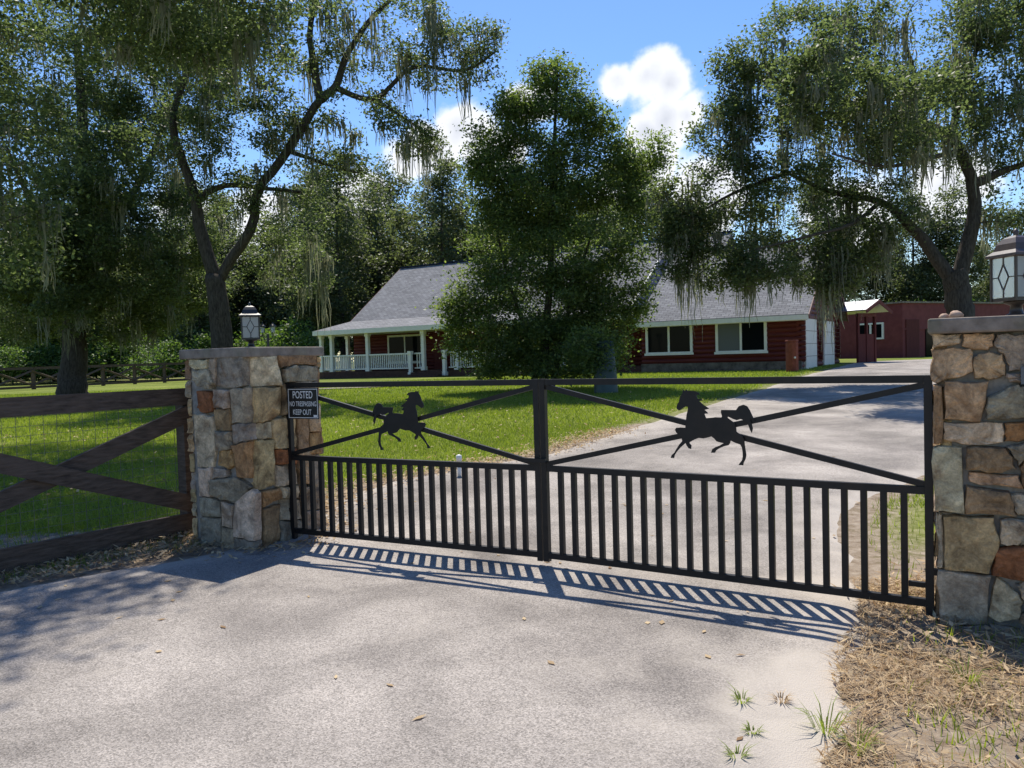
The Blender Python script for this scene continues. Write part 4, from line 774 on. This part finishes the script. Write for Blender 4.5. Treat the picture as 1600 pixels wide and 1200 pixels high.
# oak standing left of the gate, its crown overhanging the drive
b5 = Vector((-10.7, 10.2, terr(-10.7, 10.2)-.1))
make_tree('live_oak', 'near oak whose mossy boughs overhang the plank fence', b5,
  [([b5, b5+Vector((.2,.1,2)), b5+Vector((.5,.2,4)), b5+Vector((.9,.3,6.2)), b5+Vector((1.4,.4,8.5))], .45, .14), ([b5+Vector((.5,.2,4)), b5+Vector((2,.6,5.7)), b5+Vector((3.6,.7,7.2)), b5+Vector((5.2,.5,8.2))], .2, .05), ([b5+Vector((.7,.25,5.6)), b5+Vector((1.8,2,8.2)), b5+Vector((3.2,4.6,10.4)), b5+Vector((4.2,7.5,11.8))], .14, .03), ([b5+Vector((.5,.2,4.2)), b5+Vector((-1.5,-1,6)), b5+Vector((-3.5,-2,7.5))], .2, .05)],
  [(Vector((-6.6,10.4,9.2)), (2.9,2.6,1.7), 8), (Vector((-5.4,13.6,8.2)), (2.2,2.2,1.5), 4), (Vector((-9,10.5,9.5)), (3.5,3.5,2.5), 10), (Vector((-12,9,8.5)), (3,3,2), 5), (Vector((-8.3,12.6,5.6)), (1.3,1.5,1.6), 3.5), (Vector((-9.2,13.5,3.9)), (1.2,1.5,1.0), 2), (Vector((-4.7,9.9,9.6)), (2.0,2.2,1.2), 5), (Vector((-4.2,12.8,9.6)), (1.8,2.4,1.0), 4), (Vector((-6,16,8.6)), (2.5,2,1.4), 4), (Vector((-8,15,9)), (3,3,1.5), 7), (Vector((-6.5,15,11)), (3.4,2.5,1.2), 6), (Vector((-6.8,18.5,12.3)), (3.6,2,1.2), 4.5), (Vector((-5.2,12.2,9.0)), (1.6,1.6,1.0), 4)], 1200, 90, .10, m_oak, 59, moss=.14, moss_len=(.5, 1.8), sig=.26)

# woods behind: three kinds, copied
def wood_tree(seed, h, r):
    b = Vector((0, 0, 0)); g = np.random.default_rng(seed)
    bl = [(Vector((g.uniform(-.3,.3)*r, g.uniform(-.3,.3)*r, h*z)), (r*k, r*k, h*.15), r*k) for z, k in ((.22,.75),(.38,1.0),(.55,1.0),(.7,.85),(.85,.6),(.95,.3))]
    for _ in range(4): a = g.uniform(0, 6.28); bl.append((Vector((math.cos(a)*r*.7, math.sin(a)*r*.7, h*g.uniform(.35,.75))), (r*.5, r*.5, h*.12), r*.5))
    return make_tree('woodland_tree', 'tall dark green tree in the woods behind house and field', b, [([b, Vector((.2,0,h*.3)), Vector((-.1,.2,h*.6)), Vector((.1,0,h*.93))], .28, .04)], bl, 330, 62, .27, m_wood_leaf, seed, group='trees of the woods behind', sig=.5)
protos = [wood_tree(101, 15, 3.6), wood_tree(102, 13, 4.2), wood_tree(103, 17, 3.8)]
def copy_tree(src, loc, rz, sc):
    r = src.copy(); C.objects.link(r); r.location = loc; r.rotation_euler = (0, 0, rz); r.scale = (sc, sc, sc)
    for ch in src.children: c = ch.copy(); C.objects.link(c); c.parent = r
    return r
spots = []
gw = np.random.default_rng(5)
for px in range(-160, 500, 47): spots.append((px+gw.uniform(-15,15), gw.uniform(66, 84), gw.uniform(.85,1.15)))
for px in range(-200, 560, 62): spots.append((px+gw.uniform(-20,20), gw.uniform(88, 104), gw.uniform(1.1,1.35)))
for px in range(490, 1010, 50): spots.append((px+gw.uniform(-15,15), gw.uniform(59, 68), gw.uniform(.88,1.08)))
for px in range(500, 1100, 62): spots.append((px+gw.uniform(-20,20), gw.uniform(72, 84), gw.uniform(1.0,1.25)))
for px in range(1060, 1800, 52): spots.append((px+gw.uniform(-15,15), gw.uniform(68, 84), gw.uniform(.75,1.0)))
for k, (px, y, s) in enumerate(spots):
    p = at(px, 570, y); loc = Vector((p.x, y, terr(p.x, y)-.1)); src = protos[k % 3]
    lab, grp = ('tall dark green tree in the woods beyond the field fence', 'woods beyond the field fence') if px < 490 else ('tall dark green tree in the woods right behind the porch roof', 'woods behind the log house') if px < 1050 else ('dark green tree standing behind the flat red building', 'trees behind the red building')
    if k < 3: src.location = loc; src.rotation_euler = (0, 0, k*2.0); src.scale = (s, s, s)
    else: src = copy_tree(src, loc, gw.uniform(0, 6.28), s)
    src['label'], src['group'] = lab, grp
# shrubs under the woods
def shrub(seed):
    b = Vector((0, 0, 0)); return make_tree('shrub', 'rounded light green shrub at the edge of the woods', b, [([b, Vector((.05,0,.6)), Vector((0,.1,1.6))], .05, .02)], [(Vector((0,0,1.2)), (1.5,1.3,1.1), 3), (Vector((.8,.2,.8)), (.9,.9,.7), 1), (Vector((-.8,-.2,.9)), (.9,.9,.8), 1)], 90, 55, .16, m_bush, seed, group='shrubs at the edge of the woods', cat='shrub', sig=.28)
shp = shrub(301)
sspots = [(235,60,1.1),(262,58,1.3),(180,64,1.4),(20,60,1.3),(60,62,1.5),(320,60,1.5),(400,60,1.6),(440,56,1.5),(470,54,1.7),(485,52,1.3),(-60,60,1.6),(120,63,1.5),(1395,60,1.6),(1450,62,1.7),(1520,60,1.6),(1340,58,1.5),(-20,66,2.0),(90,67,2.1),(210,66,2.0),(290,67,2.1),(350,66,2.2),(150,67,2.2)]
for k, (px, y, s) in enumerate(sspots):
    p = at(px, 580, y); loc = Vector((p.x, y, terr(p.x, y)-.1))
    q = shp
    if k == 0: shp.location = loc; shp.scale = (s, s, s)
    else: q = copy_tree(shp, loc, k*1.3, s)
    q['label'], q['group'] = ('rounded light green shrub behind the field fence', 'shrubs behind the field fence') if px < 1000 else ('rounded light green shrub behind the flat red building', 'shrubs behind the red building')
# flower-bed shrub at the porch corner and by the tree
# ------------------------------------------------------------------ grass
def blades(n, xr_, yr_, keep, h, w, seed):
    g = np.random.default_rng(seed); P = np.stack([g.uniform(*xr_, n), g.uniform(*yr_, n)], 1); P = P[keep(P[:, 0], P[:, 1])]
    x, y = P[:, 0], P[:, 1]; t = np.maximum(y-6, 0); z = .68*(1-np.exp(-(t*t/(t+2))/12))*(1+.012*np.clip(x, -30, 30)); m_ = len(P)
    H_ = h*g.uniform(.55, 1.35, m_); W_ = w*g.uniform(.7, 1.3, m_); a = g.uniform(0, math.pi, m_); lx, ly = g.normal(size=m_)*.35, g.normal(size=m_)*.35
    b = np.stack([x, y, z-.005], 1); d = np.stack([np.cos(a), np.sin(a), 0*a], 1)*W_[:, None]; tip = b+np.stack([lx*H_, ly*H_, H_], 1)
    pat = .5+.5*np.sin(x*.9+1.6*np.sin(y*.8))*np.sin(y*.55+1.2*np.sin(x*.6+2))
    return np.stack([b-d, b+d, tip], 1).reshape(-1, 3), np.repeat(np.clip(.5*g.random(m_)+.5*pat, 0, 1), 3)
onlawn = lambda x, y: ((x < xl(y)-.08+wob(y, 0)) | (x > xr(y)+.08)) & (np.hypot(x-b3.x, y-b3.y) > .3)
VV = []; RN = []
infr = lambda x, y: np.abs(x)/y < .74
for n, xa, ya, h, w, s in ((150000, (-9, 6), (7.2, 14), .055, .0055, 1), (150000, (-16, 10), (14, 24), .06, .009, 2), (90000, (-24, 16), (24, 36), .06, .015, 3)):
    def keep(x, y, ya=ya):
        dd = np.minimum(np.abs(x-xl(y)), np.abs(x-xr(y))); g = np.random.default_rng(9); return onlawn(x, y) & infr(x, y) & (g.random(len(x)) < np.clip(dd/.6, .12, 1))
    v, r = blades(n, xa, ya, keep, h, w, s); VV.append(v); RN.append(r)
V = np.concatenate(VV); tag(fast('lawn_grass', V, np.arange(len(V)).reshape(-1, 3), m_grass, attrs={'rnd': np.concatenate(RN)}), 'short green lawn grass behind the gate and fence', 'grass', kind='stuff')
# rough grass on the verges by the road
keepv = lambda x, y: ((x > xr(y)+.15) | (x < xl(y)-.25)) & infr(x, y) & (np.random.default_rng(4).random(len(x)) < .35+.65*(np.sin(x*3.1+y*1.7)*np.sin(y*4.3-x) > .25))
v1, r1_ = blades(9000, (1.2, 5), (2.2, 7.4), keepv, .07, .004, 21); v2, r2_ = blades(9000, (-5, -2.3), (5, 7.6), keepv, .07, .004, 22)
V = np.concatenate([v1, v2]); tag(fast('verge_grass', V, np.arange(len(V)).reshape(-1, 3), m_grass, attrs={'rnd': np.concatenate([r1_, r2_])}), 'thin rough grass on the sandy verges by the pillars', 'grass', kind='stuff')
# dry leaves, needles and straw on the margins
def litter(n, pts_fn, lw, seed, hi=.035):
    g = np.random.default_rng(seed); P = pts_fn(g, n); m_ = len(P); x, y = P[:, 0], P[:, 1]; t = np.maximum(y-6, 0); z = .68*(1-np.exp(-(t*t/(t+2))/12))*(1+.012*x)+.024+g.uniform(0, hi, m_)
    c = np.stack([x, y, z], 1); a = g.uniform(0, 6.28, m_); l = lw[0]*g.uniform(.5, 1.4, m_); w = lw[1]*g.uniform(.6, 1.4, m_); ti = g.normal(size=m_)*10*hi
    d = np.stack([np.cos(a), np.sin(a), ti], 1)*l[:, None]/2; e = np.stack([-np.sin(a), np.cos(a), g.normal(size=m_)*11*hi], 1)*w[:, None]/2
    return np.stack([c-d, c+e, c+d, c-e], 1).reshape(-1, 3), np.repeat(g.random(m_), 4)
def right_verge(g, n):
    y = g.uniform(2.2, 5.0, n); x = xr(y)-.12+np.abs(g.normal(size=n))*.9; k = (np.sin(x*5+y*3)+np.sin(y*7-x*2)+g.normal(size=n)*.8) > -.6; return np.stack([x, y], 1)[k]
def left_verge(g, n):
    u = g.uniform(-.2, 3.4, n); o = g.uniform(-.1, 1.0, n)**1.3; p = np.array(F0)[None, :2]+np.outer(u, np.array(fd)[:2])+np.outer(o, np.array(fn)[:2]); k = p[:, 0] < xl(p[:, 1])+.05; return p[k]
def lawn_edge(g, n):
    y = g.uniform(7.4, 13, n); x = xl(y)-.15+g.normal(size=n)*.28; return np.stack([x, y], 1)
def pillar_foot(g, n):
    a = g.uniform(0, 6.28, n); r = .55+np.abs(g.normal(size=n))*.18; q = np.array([[cL.x, cL.y], [cR.x, cR.y]])[g.integers(0, 2, n)]; return q+np.stack([np.cos(a)*r, np.sin(a)*r], 1)
def lawn_scatter(g, n): y = 8+14*g.random(n)**1.3; x = g.uniform(-10, 6, n); k = x < xl(y)-.1; return np.stack([x, y], 1)[k]
def drive_scatter(g, n): y = g.uniform(2.2, 11, n); return np.stack([xl(y)+(xr(y)-xl(y))*g.uniform(0, 1, n), y], 1)
VV = []; RN = []
for n, fn_, lw, s in ((2200, right_verge, (.05, .014), 1), (14000, right_verge, (.11, .0035), 2), (3200, left_verge, (.06, .02), 3), (1500, left_verge, (.12, .004), 4), (2600, lawn_edge, (.05, .022), 5), (1500, pillar_foot, (.07, .016), 6), (90, drive_scatter, (.055, .026), 8), (1800, lawn_scatter, (.06, .028), 9)):
    v, r = litter(n, fn_, lw, s, .004 if fn_ is drive_scatter else .035); VV.append(v); RN.append(r)
V = np.concatenate(VV); tag(fast('leaf_litter', V, np.arange(len(V)).reshape(-1, 4), m_dry, attrs={'rnd': np.concatenate(RN)}), 'dry brown leaves and straw strewn along the drive margins', 'litter', kind='stuff')
# weeds rooted in the drive
for k, (px, py, s, lab) in enumerate(((1160, 1103, 1.0, 'green weed tuft in the sandy patch of the drive, beside a yellowish tuft'), (1221, 1103, 1.0, 'yellowish weed tuft in the sandy patch of the drive, beside a green tuft'), (1176, 1152, .8, 'small weed tuft below the pair of tufts in the drive sand'), (1152, 1192, .9, 'dark weed tuft at the drive sand beside the smallest tuft'), (1290, 1150, 1.8, 'straggly tall weed at the sandy edge of the drive'), (1340, 1180, 1.6, 'broad weed clump among the dry leaves beside the drive'), (1510, 1075, 1.7, 'bright green grass clump before the tan stone pillar'))):
    p = on_ground(px, py); g = np.random.default_rng(70+k); V = []; 
    for _ in range(34):
        a = g.uniform(0, 6.28); l = .075*s*g.uniform(.5, 1.3); o = np.array([math.cos(a), math.sin(a), 0]); b = np.array(p)+o*.012*s*g.uniform(0, 1.5); w = np.array([-o[1], o[0], 0])*.0022
        m1 = b+o*l*.35+np.array([0, 0, l*.6]); t2 = b+o*l*g.uniform(.6, 1.0)+np.array([0, 0, l*g.uniform(.5, 1.0)]); V += [b-w, b+w, m1+w, m1-w, m1-w, m1+w, t2, t2]
    V = np.array(V); T = np.arange(len(V)).reshape(-1, 4); tag(fast('weed_tuft', V, T, m_grass if k != 1 else m_dry, attrs={'rnd': g.random(len(V))}), lab, 'weed', 'weeds in the drive')
for o in bpy.data.objects:
    if '_w' in o: del o['_w']
